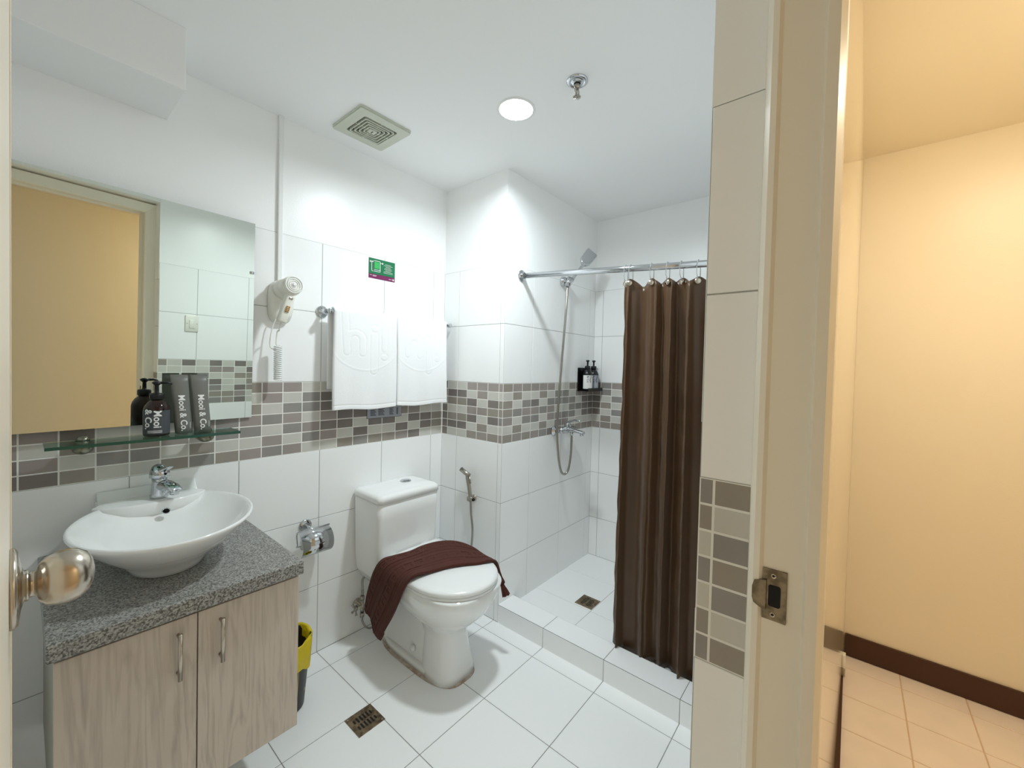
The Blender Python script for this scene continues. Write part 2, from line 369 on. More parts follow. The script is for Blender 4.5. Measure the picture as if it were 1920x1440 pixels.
# door frame
mb = MB()
def fprof(pts, z0, z1):       # right jamb, outline in xy extruded
    mb.loft([[(x, y, z0) for x, y in pts], [(x, y, z1) for x, y in pts]], 'frame', smooth=False)
rj = [(XJ, -1.682), (XF+.006, -1.690), (XF-.002, -1.697), (XF-.004, -1.7045), (XF, -1.709), (XF, -1.754), (XF-.012, -1.7575), (XF-.012, -1.770), (XF+.004, -1.776), (XJ-.001, -1.776)]
fprof(rj, 0, OPT+.05)
lj = [(-1.095-.0-x, y) for x, y in rj]
fprof([(XFL-(x-XF), y) for x, y in rj], 0, OPT+.05)
hd = [(-(x-XF)*-1, y) for x, y in rj]
mb.loft([[(x, y, OPT+(px-XF)) for px, y in rj] for x in (XFL-.05, XJ)], 'frame', smooth=False)
fr = tag(mb.build('trim_3'), 'cream painted steel door frame around the doorway', kind='structure')
mb = MB() # strike plate
def yz(pts, x0, x1, k): mb.loft([[(x0, a, b) for a, b in pts], [(x1, a, b) for a, b in pts]], k, smooth=False)
sx0, sx1 = XF-.0022, XF+.0
yz([(-1.7365, .949), (-1.7365, 1.018), (-1.709, 1.018), (-1.709, 1.003), (-1.7135, 1.003), (-1.7135, .962), (-1.709, .962), (-1.709, .949)], sx0, sx1, 'aged')
yz([(-1.7365, .949), (-1.7365, 1.018), (-1.731, 1.018), (-1.731, .949)], sx0-.0003, sx1, 'aged')
yz([(-1.7135, 1.003), (-1.706, 1.001), (-1.699, .998), (-1.697, .990), (-1.697, .975), (-1.699, .968), (-1.706, .964), (-1.7135, .962)], sx0-.0035, sx1-.002, 'aged')
sp = mb.build('strike_plate', fr); sp['label'] = 'worn metal strike plate with dark latch hole'
mb = MB(); yz([(-1.730, .970), (-1.730, .995), (-1.728, .997), (-1.7175, .997), (-1.716, .995), (-1.716, .970), (-1.7175, .968), (-1.728, .968)], sx0-.0009, sx0-.0005, 'black'); mb.build('latch_hole', sp)
for z in (.957, 1.0095):
    mb = MB(); mb.lathe([(.0034, 0), (.0034, .0007), (.0028, .0011), (.0022, .0007)], 'nickel', AX((sx0, -1.7215, z), (-1, 0, 0)), 14)
    mb.box((sx0-.0014, -1.7229, z-.0004), (sx0-.0007, -1.7201, z+.0004), 'black'); mb.box((sx0-.0014, -1.7219, z-.0014), (sx0-.0007, -1.7211, z+.0014), 'black')
    mb.build('screw', sp)
# door leaf, opened into the room along the left
DX = -.8455
mb = MB(); mb.box((DX-.038, -1.755, .01), (DX, -1.040, 2.07), 'frame')
for za, zb in ((.15, .95), (1.1, 1.95)):
    for a, b, c, d in ((-1.66, -1.62, za, zb), (-1.17, -1.13, za, zb), (-1.66, -1.13, za-.04, za), (-1.66, -1.13, zb, zb+.04)): pass
for y, h in ((-1.043, .0012), (-1.055, .0008)):
    mb.rbox((DX, y-.004, .012), (DX+h, y+.003, 2.068), 'frame', .001, 1, plane='xy', smooth=False)
dr = tag(bevel(mb.build('door_1'), .002), 'cream door leaf opened inwards at the left edge', kind='structure')
mb = MB(); mb.lathe([(.0, .0), (.042, 0), (.043, .003), (.039, .006), (.024, .008), (.0165, .010), (.0165, .012)], 'nickel', AX((DX, -1.1, 1.028), (1, 0, 0)), 32); rs = mb.build('rose', dr)
kn = MB(); kn.lathe([(.016, .009), (.0165, .013), (.0135, .0135), (.0135, .019), (.020, .0205), (.0262, .026), (.0295, .034), (.030, .042), (.0280, .051), (.0225, .0585), (.014, .063), (.005, .0645), (.0, .0646)], 'nickel', AX((DX, -1.1, 1.028), (1, 0, 0)), 32)
kb = kn.build('knob', dr); kb['label'] = 'satin nickel round door knob'
# ------------------------------------------------------------ ceiling fittings
lt = empty('ceiling_light', (.36, -.778, H), 'round glowing white downlight flush in the bathroom ceiling', 'light')
mb = MB(); mb.lathe([(.062, -.003), (.068, -.004), (.072, -.002), (.073, 0)], 'plastic', Matrix.Translation((.36, -.778, H)), 40, (False, False)); mb.build('trim_ring', lt)
mb = MB(); mb.lathe([(.063, -.0005), (.062, -.004), (.04, -.006), (0.001, -.0065)], 'lamp', Matrix.Translation((.36, -.778, H)), 40); mb.build('diffuser', lt)
al = bpy.data.lights.new('bathroom_lamp', 'AREA'); al.shape = 'DISK'; al.size = .12; al.energy = BATH_LAMP; al.color = (.87, .97, 1.0); al.spread = 2.88
ao = bpy.data.objects.new('lamp_light', al); col.objects.link(ao); ao.location = (.36, -.778, H-.0075); put(ao, lt)
spk = empty('fire_sprinkler', (.368, -1.04, H), 'chrome fire sprinkler head hanging from the white ceiling', 'sprinkler')
Tm = Matrix.Translation((.368, -1.04, H))
mb = MB(); mb.lathe([(.036, 0), (.036, -.003), (.030, -.007), (.024, -.006), (.022, -.003), (.020, -.008), (.012, -.010)], 'chrome', Tm, 28, (True, False)); mb.build('escutcheon', spk)
mb = MB(); mb.lathe([(.010, -.004), (.010, -.022), (.007, -.026)], 'steel', Tm, 14)
for s in (-1, 1): mb.tube(bez([(.368+s*.008, -1.04, H-.022), (.368+s*.012, -1.04, H-.034), (.368+s*.008, -1.04, H-.046), (.368, -1.04, H-.050)], 4), .0022, 'steel', 6)
mb.tube([(.368, -1.04, H-.024), (.368, -1.04, H-.05)], .0025, 'steel', 8); mb.build('body', spk)
mb = MB(); mb.lathe([(.004, -.049), (.006, -.052), (.006, -.0535)], 'steel', Tm, 12)
for i in range(14):
    a = 2*PI*i/14; d = V((math.cos(a), math.sin(a), 0)); mb.tube([V((.368, -1.04, H-.052))+d*.004, V((.368, -1.04, H-.054))+d*.014], .0014, 'steel', 5)
mb.build('deflector', spk)
vt = empty('exhaust_fan', (.094, -.222, H), 'square ivory louvred exhaust fan grille in the ceiling', 'vent')
mb = MB(); c = (.094, -.222)
def ring(mb, c, a, b, z0, z1, k, r=.012):
    o = []; 
    def loop(h, z, rr):
        pts = []
        for cx, cy, st in ((h-rr, h-rr, 0), (-h+rr, h-rr, 1), (-h+rr, -h+rr, 2), (h-rr, -h+rr, 3)):
            for i in range(5):
                t = (st+i/4)*PI/2; pts.append((c[0]+cx+rr*math.cos(t), c[1]+cy+rr*math.sin(t), z))
        return pts
    rr = min(r, b*.3)
    mb.loft([loop(a, z0, rr), loop(a, z1, rr), loop(b, z1+.0, min(rr, b*.5)), loop(b, z0, min(rr, b*.5)), loop(a, z0, rr)], k, (False, False), False)
ring(mb, c, .115, .112, H-.0, H-.008, 'vent'); ring(mb, c, .1125, .074, H-.002, H-.012, 'vent', .01); mb.build('frame', vt)
mb = MB(); mb.box((c[0]-.075, c[1]-.075, H-.003), (c[0]+.075, c[1]+.075, H-.0005), 'vdark'); mb.build('fan_opening', vt)
mb = MB()
for h in (.066, .053, .040, .027): ring(mb, c, h, h-.004, H-.005, H-.015, 'vent', .008)
for a in (0, PI/2):
    R_ = Matrix.Translation((c[0], c[1], 0)) @ Matrix.Rotation(a, 4, 'Z'); mb.box((-.074, -.0015, H-.012), (.074, .0015, H-.006), 'vent', R_)
mb.build('louvres', vt)
mb = MB(); mb.rbox((c[0]-.017, c[1]-.015, H-.016), (c[0]+.017, c[1]+.015, H-.006), 'vent', .004); pl = mb.build('centre_badge', vt)
mb = MB(); mb.box((c[0]-.002, c[1]-.008, H-.0168), (c[0]+.002, c[1]+.008, H-.016), 'vdark'); mb.build('badge_mark', pl)
# hall lamp, outside the frame
hl = empty('hall_lamp', (.68, -2.38, H), 'round warm ceiling lamp in the hall outside the doorway', 'light')
mb = MB(); mb.lathe([(.11, 0), (.115, -.012), (.10, -.016)], 'frame', Matrix.Translation((.68, -2.38, H)), 32); mb.build('rim', hl)
mb = MB(); mb.lathe([(.1, -.016), (.085, -.026), (.04, -.032), (.001, -.033)], 'hlamp', Matrix.Translation((.68, -2.38, H)), 32); mb.build('diffuser', hl)
# ------------------------------------------------------------ mirror
mi = empty('wall_mirror', (-.27, -.004, 1.065), 'large frameless mirror on tiled wall above the sink shelf', 'mirror')
x0, x1m, z0, z1 = -.90, -.269, 1.066, 1.802
n = V((math.tan(.0455), -1, -math.tan(.026))).normalized()
def ym(x, z, off=0): return -.006-off-((x1m-x)*math.tan(.0455))-((z-z0)*math.tan(.026))
Q = [(x0, z0), (x1m, z0), (x1m, z1), (x0, z1)]
mb = MB(); mb.add([(x, ym(x, z), z) for x, z in Q]+[(x, ym(x, z, .004), z) for x, z in Q], [(4, 5, 6, 7)], 'mirror')
mb.add([(x, ym(x, z), z) for x, z in Q]+[(x, ym(x, z, .004), z) for x, z in Q], [(0, 1, 5, 4), (1, 2, 6, 5), (2, 3, 7, 6), (3, 0, 4, 7)], 'mback'); mb.build('mirror_glass', mi)
mb = MB(); i = .004
mb.add([(x, -.0015, z) for x, z in Q]+[(x+(i if x < -.5 else -i), ym(x, z)+.0002, z+(i if z < 1.2 else -i)) for x, z in Q], [(0, 1, 2, 3), (4, 5, 6, 7), (0, 1, 5, 4), (1, 2, 6, 5), (2, 3, 7, 6), (3, 0, 4, 7)], 'mback'); mb.build('backing_board', mi)
mb = MB()
cz = 1.618; cy = ym(x1m, cz, .004)
mb.rbox((x1m-.016, cy-.002, cz-.007), (x1m-.002, cy-.0002, cz+.004), 'chrome', .002, 2, plane='xz'); mb.box((x1m-.004, cy-.002, cz-.005), (x1m+.0012, cy+.006, cz+.003), 'chrome')
mb.lathe([(.0035, 0), (.003, .002)], 'chrome', AX((x1m-.008, cy-.002, cz), (0, -1, 0)), 10); mb.build('clip', mi)
# light switch on the door wall (seen in the mirror)
sw = empty('light_switch', (.03, YD, 1.44), 'ivory light switch on white tile reflected in the mirror', 'switch')
mb = MB(); mb.rbox((-.005, YD+.0013, 1.385), (.067, YD+.009, 1.49), 'cream', .004, 3, plane='xz'); mb.build('plate', sw)
mb = MB(); mb.rbox((.016, YD+.009, 1.405), (.046, YD+.013, 1.462), 'cream', .003, 3, plane='xz'); mb.build('rocker', sw)
for x in (.004, .058):
    mb = MB(); mb.lathe([(.003, 0), (.0025, .001)], 'steel', AX((x, YD+.009, 1.437), (0, 1, 0)), 10); mb.build('screw', sw)
# ------------------------------------------------------------ glass shelf
sh = empty('glass_shelf', (-.57, -.1, 1.033), 'green tinted glass shelf on two round metal brackets under mirror', 'shelf')
ZG = 1.0385
mb = MB(); mb.box((-.797, -.16, ZG-.0085), (-.350, -.052, ZG), 'glass'); gp = mb.build('glass_panel', sh)
mb = MB(); mb.box((-.7975, -.1605, ZG-.0085), (-.3495, -.1600, ZG), 'gedge'); mb.box((-.7975, -.16, ZG-.0085), (-.7970, -.052, ZG), 'gedge'); mb.box((-.350, -.16, ZG-.0085), (-.3495, -.052, ZG), 'gedge'); mb.build('glass_edge', gp)
for x in (-.721, -.424):
    mb = MB()
    mb.lathe([(.018, .0015), (.0185, .03), (.0185, .062), (.016, .070), (.010, .076), (.001, .078)], 'dsteel', AX((x, 0, 1.014), (0, -1, 0)), 24, sy=1.0, sx=1.25)
    mb.lathe([(.0155, 0), (.015, .004), (.011, .009), (.005, .0115), (.001, .012)], 'dsteel', Matrix.Translation((x, -.066, ZG)), 20)
    mb.tube([(x, -.066, ZG-.02), (x, -.066, ZG+.001)], .006, 'steel', 10)
    mb.build('shelf_bracket', sh)
# toiletries
def pump_bottle(name, p, r, h, label, body='amber', lab='label', hh=None, group=None, rot=0, z2=0):
    o = empty(name, p, label, 'bottle', group)
    X, Y, Z = p; Tm = Matrix.Translation(p); mb = MB()
    mb.lathe([(.001, .0), (r*.92, 0), (r, .004), (r, h*.72), (r*.93, h*.80), (r*.72, h*.90), (r*.46, h*.965), (r*.42, h)], body, Tm, 28); mb.build('body', o)
    mb = MB(); mb.lathe([(r*.52, h-.002), (r*.56, h+.002), (r*.56, h+.014), (r*.5, h+.018), (r*.22, h+.019), (r*.18, h+.021), (r*.16, h+.042), (r*.20, h+.043), (r*.36, h+.049), (r*.38, h+.052), (r*.2, h+.056), (.0005, h+.057)], 'blackpl', Tm, 22)
    d = V((math.cos(rot), math.sin(rot), 0)); a = V((X, Y, Z+h+.0505)); mb.tube([a, a+d*r*.8, a+d*r*1.15+V((0, 0, -.004))], [r*.14, r*.12, r*.1], 'blackpl', 8)
    mb.build('pump', o)
    mb = MB(); a0, a1 = -PI/2-1.45+z2, -PI/2+1.45+z2; L = []
    for z in (h*.07, h*.70): L.append([(X+(r+.0005)*math.cos(a0+(a1-a0)*i/24), Y+(r+.0005)*math.sin(a0+(a1-a0)*i/24), Z+z) for i in range(25)])
    mb.loft(L, lab, (False, False), True, closed=False); lb = mb.build('label_sticker', o)
    return o, lb
def wrap(o, cx, cy, r):      # wrap lettering drawn on the plane y=-r around the bottle
    for v in o.data.vertices:
        a = v.co.x; d = -v.co.y
        v.co = V((cx+(r+d)*math.sin(a/r), cy-(r+d)*math.cos(a/r), v.co.z))
def vtext(body, size, x, z, r, cx, cy, k, parent, yaw=0, off=.0006):
    # text reading downwards; local text x -> -z, text y -> +x
    R_ = Matrix(((0, 1, 0, x), (0, 0, -1, -.0010), (-1, 0, 0, z), (0, 0, 0, 1)))
    o = text(body, size, R_, k, extr=.0002, off=off)
    for v in o.data.vertices: v.co.x += yaw*r
    wrap(o, cx, cy, r); put(o, parent); return o
YB = -.104
bo, lb = pump_bottle('pump_bottle', (-.563, YB, ZG+.001), .0325, .116, 'brown pump bottle with charcoal label on the glass shelf', rot=-.2, z2=-.25)
ya = -.30
vtext('Mooi', .026, .006, ZG+.056, .0328, -.563, YB, 'ink', lb, ya)
vtext('& Co.', .026, -.017, ZG+.056, .0328, -.563, YB, 'ink', lb, ya)
mb = MB()
for i, z in enumerate((.0135, .0165, .0195)):
    L = []
    for zz in (z, z+.0011): L.append([(-.563+.0334*math.sin(ya+t), YB-.0334*math.cos(ya+t), ZG+zz) for t in [(-.55+1.1*k/10) for k in range(11)]])
    mb.loft(L, 'ink', (False, False), True, closed=False)
mb.build('fine_print', lb)
def tube_pack(x, y, lean, label, wid=.046, h=.192):
    o = empty('toothbrush_kit_pouch', (x, y, ZG), label, 'pouch', 'grey printed pouches on the glass shelf')
    mb = MB(); L = []
    for i in range(9):
        t = i/8; z = ZG+.001+h*t; d = .014*(1-t)**.6+.0012; ww = wid/2*(1+.02*math.sin(t*9)); xx = x+lean*t; yy = y+.03*t
        L.append([(xx+ww*math.cos(a)*(1 if abs(math.cos(a)) > .6 else 1), yy+d*math.sin(a), z) for a in [2*PI*k/20 for k in range(20)]])
    mb.loft(L, 'tube'); b = mb.build('body', o)
    mb = MB(); mb.box((x+lean-wid/2, y+.0285, ZG+h-.004), (x+lean+wid/2, y+.0315, ZG+h+.001), 'tube'); mb.build('crimped_top', o)
    return o, b
for x, lean, lab in ((-.494, -.008, 'grey printed pouch standing next to the pump bottle'), (-.443, -.006, 'grey printed pouch standing at the right on the glass shelf')):
    o, b = tube_pack(x, -.102, lean, lab)
    R_ = Matrix(((0, 1, 0, x-.001), (0, 0, -1, 0), (-1, 0, 0, ZG+.068), (0, 0, 0, 1)))
    t = text('Mooi & Co.', .0245, R_, 'ink', extr=.0002, off=.0005)
    for v in t.data.vertices:
        q = (v.co.z-ZG-.001)/.192; d = .014*max(0, 1-q)**.6+.0012; u = (v.co.x-x)/(.023)
        v.co.x += lean*q; v.co.y = -.102+.03*q-d*math.sqrt(max(0, 1-u*u))-.0012+v.co.y
    put(t, b)
    mb = MB(); mb.box((x+.0135, -.1145, ZG+.018), (x+.0145, -.1138, ZG+.038), 'ink'); mb.build('small_print', b)
# ------------------------------------------------------------ conduit, dryer
mb = MB(); mb.rbox((-.183, -.014, 1.60), (-.166, -.0015, H), 'plastic', .002, 2, smooth=False)
tag(mb.build('cable_conduit'), 'narrow white plastic cable conduit running from ceiling to hair dryer', 'conduit')
hd_ = empty('hair_dryer_holder', (-.165, 0, 1.5), 'ivory wall holder with hair dryer between mirror and towel rail', 'holder')
mb = MB()
L = []
for d, sx_, sz_, cx, cz in ((.0013, .045, .085, -.172, 1.520), (.02, .046, .086, -.172, 1.520), (.035, .040, .075, -.170, 1.525), (.042, .030, .06, -.168, 1.53)):
    L.append([(cx+sx_*math.copysign(abs(math.cos(a))**.7, math.cos(a)), -d, cz+sz_*math.copysign(abs(math.sin(a))**.7, math.sin(a))) for a in [2*PI*k/28 for k in range(28)]])
mb.loft(L, 'cream'); mb.build('wall_base', hd_)
mb = MB(); nd = V((-.01, -1, .10)).normalized(); q0 = V((-.170, -.03, 1.566))
mb.lathe([(.039, 0), (.040, .03), (.037, .048), (.036, .05)], 'cream', AX(q0, nd), 28, (True, False)); mb.build('cradle_ring', hd_)
dy = empty('hair_dryer', (-.165, -.1, 1.5), 'white hair dryer resting in its wall holder with coiled cord', 'hair dryer')
q1 = q0+nd*.046; Am = AX(q1, nd)
mb = MB(); mb.lathe([(.034, 0), (.0365, .006), (.0365, .045), (.035, .056), (.031, .062)], 'cream', Am, 36, (True, True)); mb.build('barrel', dy)
gr = MB(); gr.lathe([(.031, .0622), (.0305, .0605), (.0, .0605)], 'vdark', Am, 36, (False, False)); 
for r in (.0315, .0235, .0165, .0095): gr.lathe([(r, .061), (r, .0645), (r-.0015, .0645), (r-.0015, .061)], 'plastic', Am, 36, (False, False))
gr.lathe([(.0065, .061), (.0065, .066), (.0001, .0668)], 'plastic', Am, 20)
for i in range(36):
    a = 2*PI*i/36; e1 = Am @ V((.0235*math.cos(a), .0235*math.sin(a), .062)); e2 = Am @ V((.0315*math.cos(a), .0315*math.sin(a), .062)); gr.tube([e1, e2], .0006, 'plastic', 4)
gr.build('intake_grille', dy)
p0 = q1+nd*.038+V((-.002, 0, -.028)); p1 = p0+V((-.032, .004, -.115))
mb = MB(); dirv = (p1-p0).normalized(); xa = V((1, 0, 0)); xa = (xa-dirv*xa.dot(dirv)).normalized(); ya_ = dirv.cross(xa)
L = []
for t, a_, b_ in ((-.1, .017, .020), (.15, .017, .019), (.6, .0165, .017), (.95, .0175, .016), (1.0, .015, .013)):
    c_ = p0+(p1-p0)*t; L.append([c_+xa*a_*math.copysign(abs(math.cos(s))**.6, math.cos(s))+ya_*b_*math.copysign(abs(math.sin(s))**.6, math.sin(s)) for s in [2*PI*k/24 for k in range(24)]])
mb.loft(L, 'cream'); hdl = mb.build('handle', dy)
out = (ya_ if ya_.y < 0 else -ya_)
def onh(t, u, k, w_, h_, th=.002):
    mb = MB(); c_ = p0+(p1-p0)*t+xa*u+out*.0195
    R_ = Matrix((xa, -dirv, out)).transposed().to_4x4(); R_.translation = c_; mb.rbox((-w_/2, -h_/2, -th), (w_/2, h_/2, th), k, .001, 2, mtx=R_); return mb
onh(.18, 0, 'steel', .013, .007).build('switch', hdl)
for t in (.42, .54, .66):
    pass
mb = onh(.55, 0, 'gauze', .014, .024, .0012); 
for j in range(4):
    for i_ in range(2):
        c_ = p0+(p1-p0)*(.47+.055*j)+xa*(-.0035+.007*i_)+out*.021; R_ = Matrix((xa, -dirv, out)).transposed().to_4x4(); R_.translation = c_
        mb.box((-.0022, -.0012, -.0012), (.0022, .0012, .0004), 'hbase', R_)
mb.build('rating_plate', hdl)
mb = MB(); cpts = bez([p1-V((0, 0, -.004)), p1+V((-.003, .01, -.03)), (-.197, -.055, 1.40), (-.199, -.05, 1.355), (-.195, -.05, 1.345)], 6); mb.tube(cpts, .0025, 'cream', 8)
coil = []; 
for i in range(14*17+1):
    a = 2*PI*i/14; z = 1.345-.135*i/(14*17); coil.append((-.192+.0125*math.cos(a), -.05+.0125*math.sin(a), z))
mb.tube(coil, .0031, 'plastic', 6)
mb.tube(bez([(-.181, -.05, 1.345), (-.205, -.045, 1.33), (-.215, -.03, 1.35), (-.205, -.03, 1.42), (-.195, -.034, 1.45)], 6), .0022, 'cream', 8)
mb.build('coiled_cord', dy)
# ------------------------------------------------------------ towel rail and towels
tr = empty('towel_rail', (0, -.07, 1.504), 'chrome towel rail on tiled wall carrying two white towels', 'towel rail')
mb = MB(); mb.tube([(-.0, -.07, 1.504), (.668, -.07, 1.504)], .008, 'chrome', 16); mb.build('bar', tr)
for x in (0, .666):
    mb = MB(); mb.lathe([(.026, .0015), (.026, .006), (.023, .009), (.010, .011), (.009, .04), (.0085, .07), (.0115, .072), (.0115, .084), (.009, .086)], 'chrome', AX((x, 0, 1.504), (0, -1, 0)), 28)
    mb.build('mounting_post', tr)
def hi_height(u, v):
    """embossed greeting; u,v in 0..1 across and down the front"""
    px, py = 700+u*470, 430+v*790
    def seg(ax, ay, bx, by, r):
        dx, dy_ = bx-ax, by-ay; L = dx*dx+dy_*dy_ or 1; t = max(0, min(1, ((px-ax)*dx+(py-ay)*dy_)/L))
        return math.hypot(px-ax-t*dx, py-ay-t*dy_)-r
    d = min(seg(765, 440, 785, 760, 24), seg(895, 660, 898, 765, 24), seg(985, 612, 985, 905, 30), seg(1062, 440, 1065, 725, 22), math.hypot(px-990, py-555)-28, math.hypot(px-1065, py-790)-28)
    q = abs(math.hypot(px-842, py-655)-55)-24 if py < 660 else 99
    d = min(d, q)
    rim = math.exp(-((d)/5.0)**2)*-.0011+(0.0006 if d < 0 else 0)
    a = abs(math.hypot(px-925, py-640)-262)
    rim += (.0009*math.exp(-(a/6)**2) if (py > 640 or px > 1110) else 0)
    return rim
def towel(xa_, xb_, ph, label, zb=1.079, zback=1.17, nx=110, wsh=0):
    mb = MB(); prof_ = []
    n1 = 150
    zt = 1.513
    for i in range(n1+1): prof_.append((i/n1, -.083-.004, zb+(zt-zb)*i/n1, 'f'))
    for i in range(1, 10):
        a = PI*i/10; prof_.append((0, -.07-.0145*math.cos(a), 1.504+.0145*math.sin(a)+.001, 't'))
    for i in range(30): prof_.append((0, -.055, 1.504-(1.504-zback)*i/29, 'b'))
    L = []
    for (t, y, z, k) in prof_:
        row = []
        for j in range(nx+1):
            u = j/nx; x = xa_+(xb_-xa_)*u
            if k == 'f':
                h = hi_height(u, 1-t); wv = .0035*math.sin(u*6+ph)*(1-t)+.002*math.sin(u*15+ph*2)*(1-t)**1.5
                yy = y-.003*(1-t)-h*(1.0)-wv; zz = z+.004*math.sin(u*7+ph)*(1-t)**3
                if 1-t > .952 and 1-t < .962: yy += .0012
                xx = x+.004*math.sin(t*4+ph)*(u-.5)+(wsh*(1-t))
                zz += -.006*abs(u-.5)*2*(t**4)
                e = min(u, 1-u)*(xb_-xa_)
                if e < .006: yy += .006*(1-e/.006)**2
            else:
                yy, zz, xx = y, z, x
                if k == 'b': xx = x-.012*(1 if wsh <= 0 else .2)+.0; zz = z
            row.append((xx, yy, zz))
        L.append(row)
    mb.loft(L, 'terry', (False, False), True, closed=False)
    o = mb.build('bath_towel'); so = o.modifiers.new('t', 'SOLIDIFY'); so.thickness = .007; so.offset = 1 if False else 0
    return tag(o, label, 'towel', 'white towels folded over the rail')
towel(.014, .325, .4, 'left white towel with embossed lettering folded over the rail', wsh=-.002, zb=1.078)
towel(.3262, .636, 2.1, 'right white towel with embossed lettering folded over the rail', wsh=.006, zb=1.081, zback=1.2)
# signs
sg = empty('towel_reuse_sign', (.29, -.002, 1.74), 'small green and maroon card above the white towels', 'sign')
def ybox(mb, x0, x1, z0, z1, k, y0=-.0035, y1=-.0013): mb.box((x0, y0, z0), (x1, y1, z1), k)
mb = MB(); ybox(mb, .219, .363, 1.6945, 1.7905, 'black', -.0022); ybox(mb, .220, .3625, 1.7165, 1.790, 'green', -.0026, -.0022); mb.build('card', sg)
mb = MB(); ybox(mb, .220, .3625, 1.695, 1.7155, 'maroon', -.0026, -.0022); mb.build('lower_strip', sg)
mb = MB()
def outl(x0, x1, z0, z1, t=.0022):
    for a in ((x0, x1, z1-t, z1), (x0, x1, z0, z0+t), (x0, x0+t, z0, z1), (x1-t, x1, z0, z1)): ybox(mb, *a, 'ink', -.0032, -.0026)
outl(.243, .281, 1.729, 1.781); outl(.233, .245, 1.728, 1.777); ybox(mb, .249, .276, 1.744, 1.775, 'lgreen', -.0030, -.0026); ybox(mb, .247, .279, 1.7365, 1.7385, 'ink', -.0032, -.0026)
for x in (.228, .292): mb.lathe([(.0045, 0), (.0045, .0005)], 'ink', AX((x, -.0026, 1.773), (0, -1, 0)), 14)
ybox(mb, .228, .243, 1.7718, 1.774, 'ink', -.0031, -.0026); ybox(mb, .281, .292, 1.7718, 1.774, 'ink', -.0031, -.0026)
mb.build('towel_symbol', sg)
mb = MB()
for i in range(8):
    w_ = (.034, .05, .028, .038, .044, .03, .05, .052)[i]; z = 1.772-.006*i; ybox(mb, .324-w_/2, .324+w_/2, z, z+.0012, 'ink', -.0030, -.0026)
mb.build('printed_text', sg); mb = MB()
for w0, w1, z in ((.226, .236, 1.709), (.240, .262, 1.709), (.240, .258, 1.705), (.328, .345, 1.7035)): ybox(mb, w0, w1, z, z+.0015, 'ink', -.0031, -.0026)
ybox(mb, .3495, .3515, 1.700, 1.710, 'ink', -.0031, -.0026); ybox(mb, .3555, .3575, 1.700, 1.710, 'ink', -.0031, -.0026); ybox(mb, .352, .355, 1.700, 1.706, 'ink', -.0031, -.0026)
mb.build('lower_print', sg)
st = empty('care_sticker', (.32, -.002, 1.04), 'silver sticker with tiny print on mosaic tiles below the towels', 'sticker')
mb = MB(); mb.rbox((.222, -.0030, 1.018), (.417, -.0012, 1.095), 'dink', .004, 3, plane='xz', smooth=False); mb.rbox((.2235, -.0033, 1.0195), (.4155, -.0029, 1.0935), 'silver', .0035, 3, plane='xz', smooth=False); mb.build('plate', st)
mb = MB()
for xa0, xb0 in ((.24, .272), (.283, .318), (.345, .37)):
    if xa0 > .25: mb.build('printed_column', st); mb = MB()
    for i in range(7):
        z = 1.031+.0052*i; mb.box((xa0, -.0037, z), (xb0-.004*((i*7) % 3), -.0033, z+.0024), 'dink')
mb.build('printed_column', st); mb = MB()
for i in range(7): mb.box((.386, -.0037, 1.031+.005*i), (.396, -.0033, 1.034+.005*i), 'dink')
mb.build('printed_column', st)
# ------------------------------------------------------------ vanity
vb = empty('vanity_cabinet', (-.555, -.28, .2), 'wall-hung pale wood vanity cabinet with two doors under the sink', 'cabinet')
CX0, CX1, CYF, CZ0, CZ1 = -.795, -.314, -.555, .205, .662
mb = MB(); mb.box((CX0, CYF+.018, CZ0), (CX1, -.0014, CZ1), 'side'); mb.build('body', vb)
mid = -.5555
for a, b, hx_, side_ in ((CX0, mid-.0012, -.594, 0), (mid+.0012, CX1, -.508, 1)):
    mb = MB(); mb.box((a, CYF, CZ0), (b, CYF+.0175, CZ1-.010), 'wood'); d = bevel(mb.build('door', vb), .001, 1)
    mb = MB(); zt, zb_ = .620, .516
    mb.tube([(hx_, CYF-.022, zb_-.004), (hx_, CYF-.022, zt+.004)], .0048, 'nickel', 12)
    for z in (zb_+.006, zt-.006): mb.tube([(hx_, CYF-.0, z), (hx_, CYF-.022, z)], .004, 'nickel', 10)
    hdn = mb.build('handle', d); hdn['label'] = 'slim metal bar handle'
mb = MB(); mb.box((-.806, -.576, .664), (-.309, -.0014, .702), 'granite')
ct = bevel(mb.build('countertop'), .0035, 2); tag(ct, 'grey speckled granite countertop carrying the white basin', 'countertop')
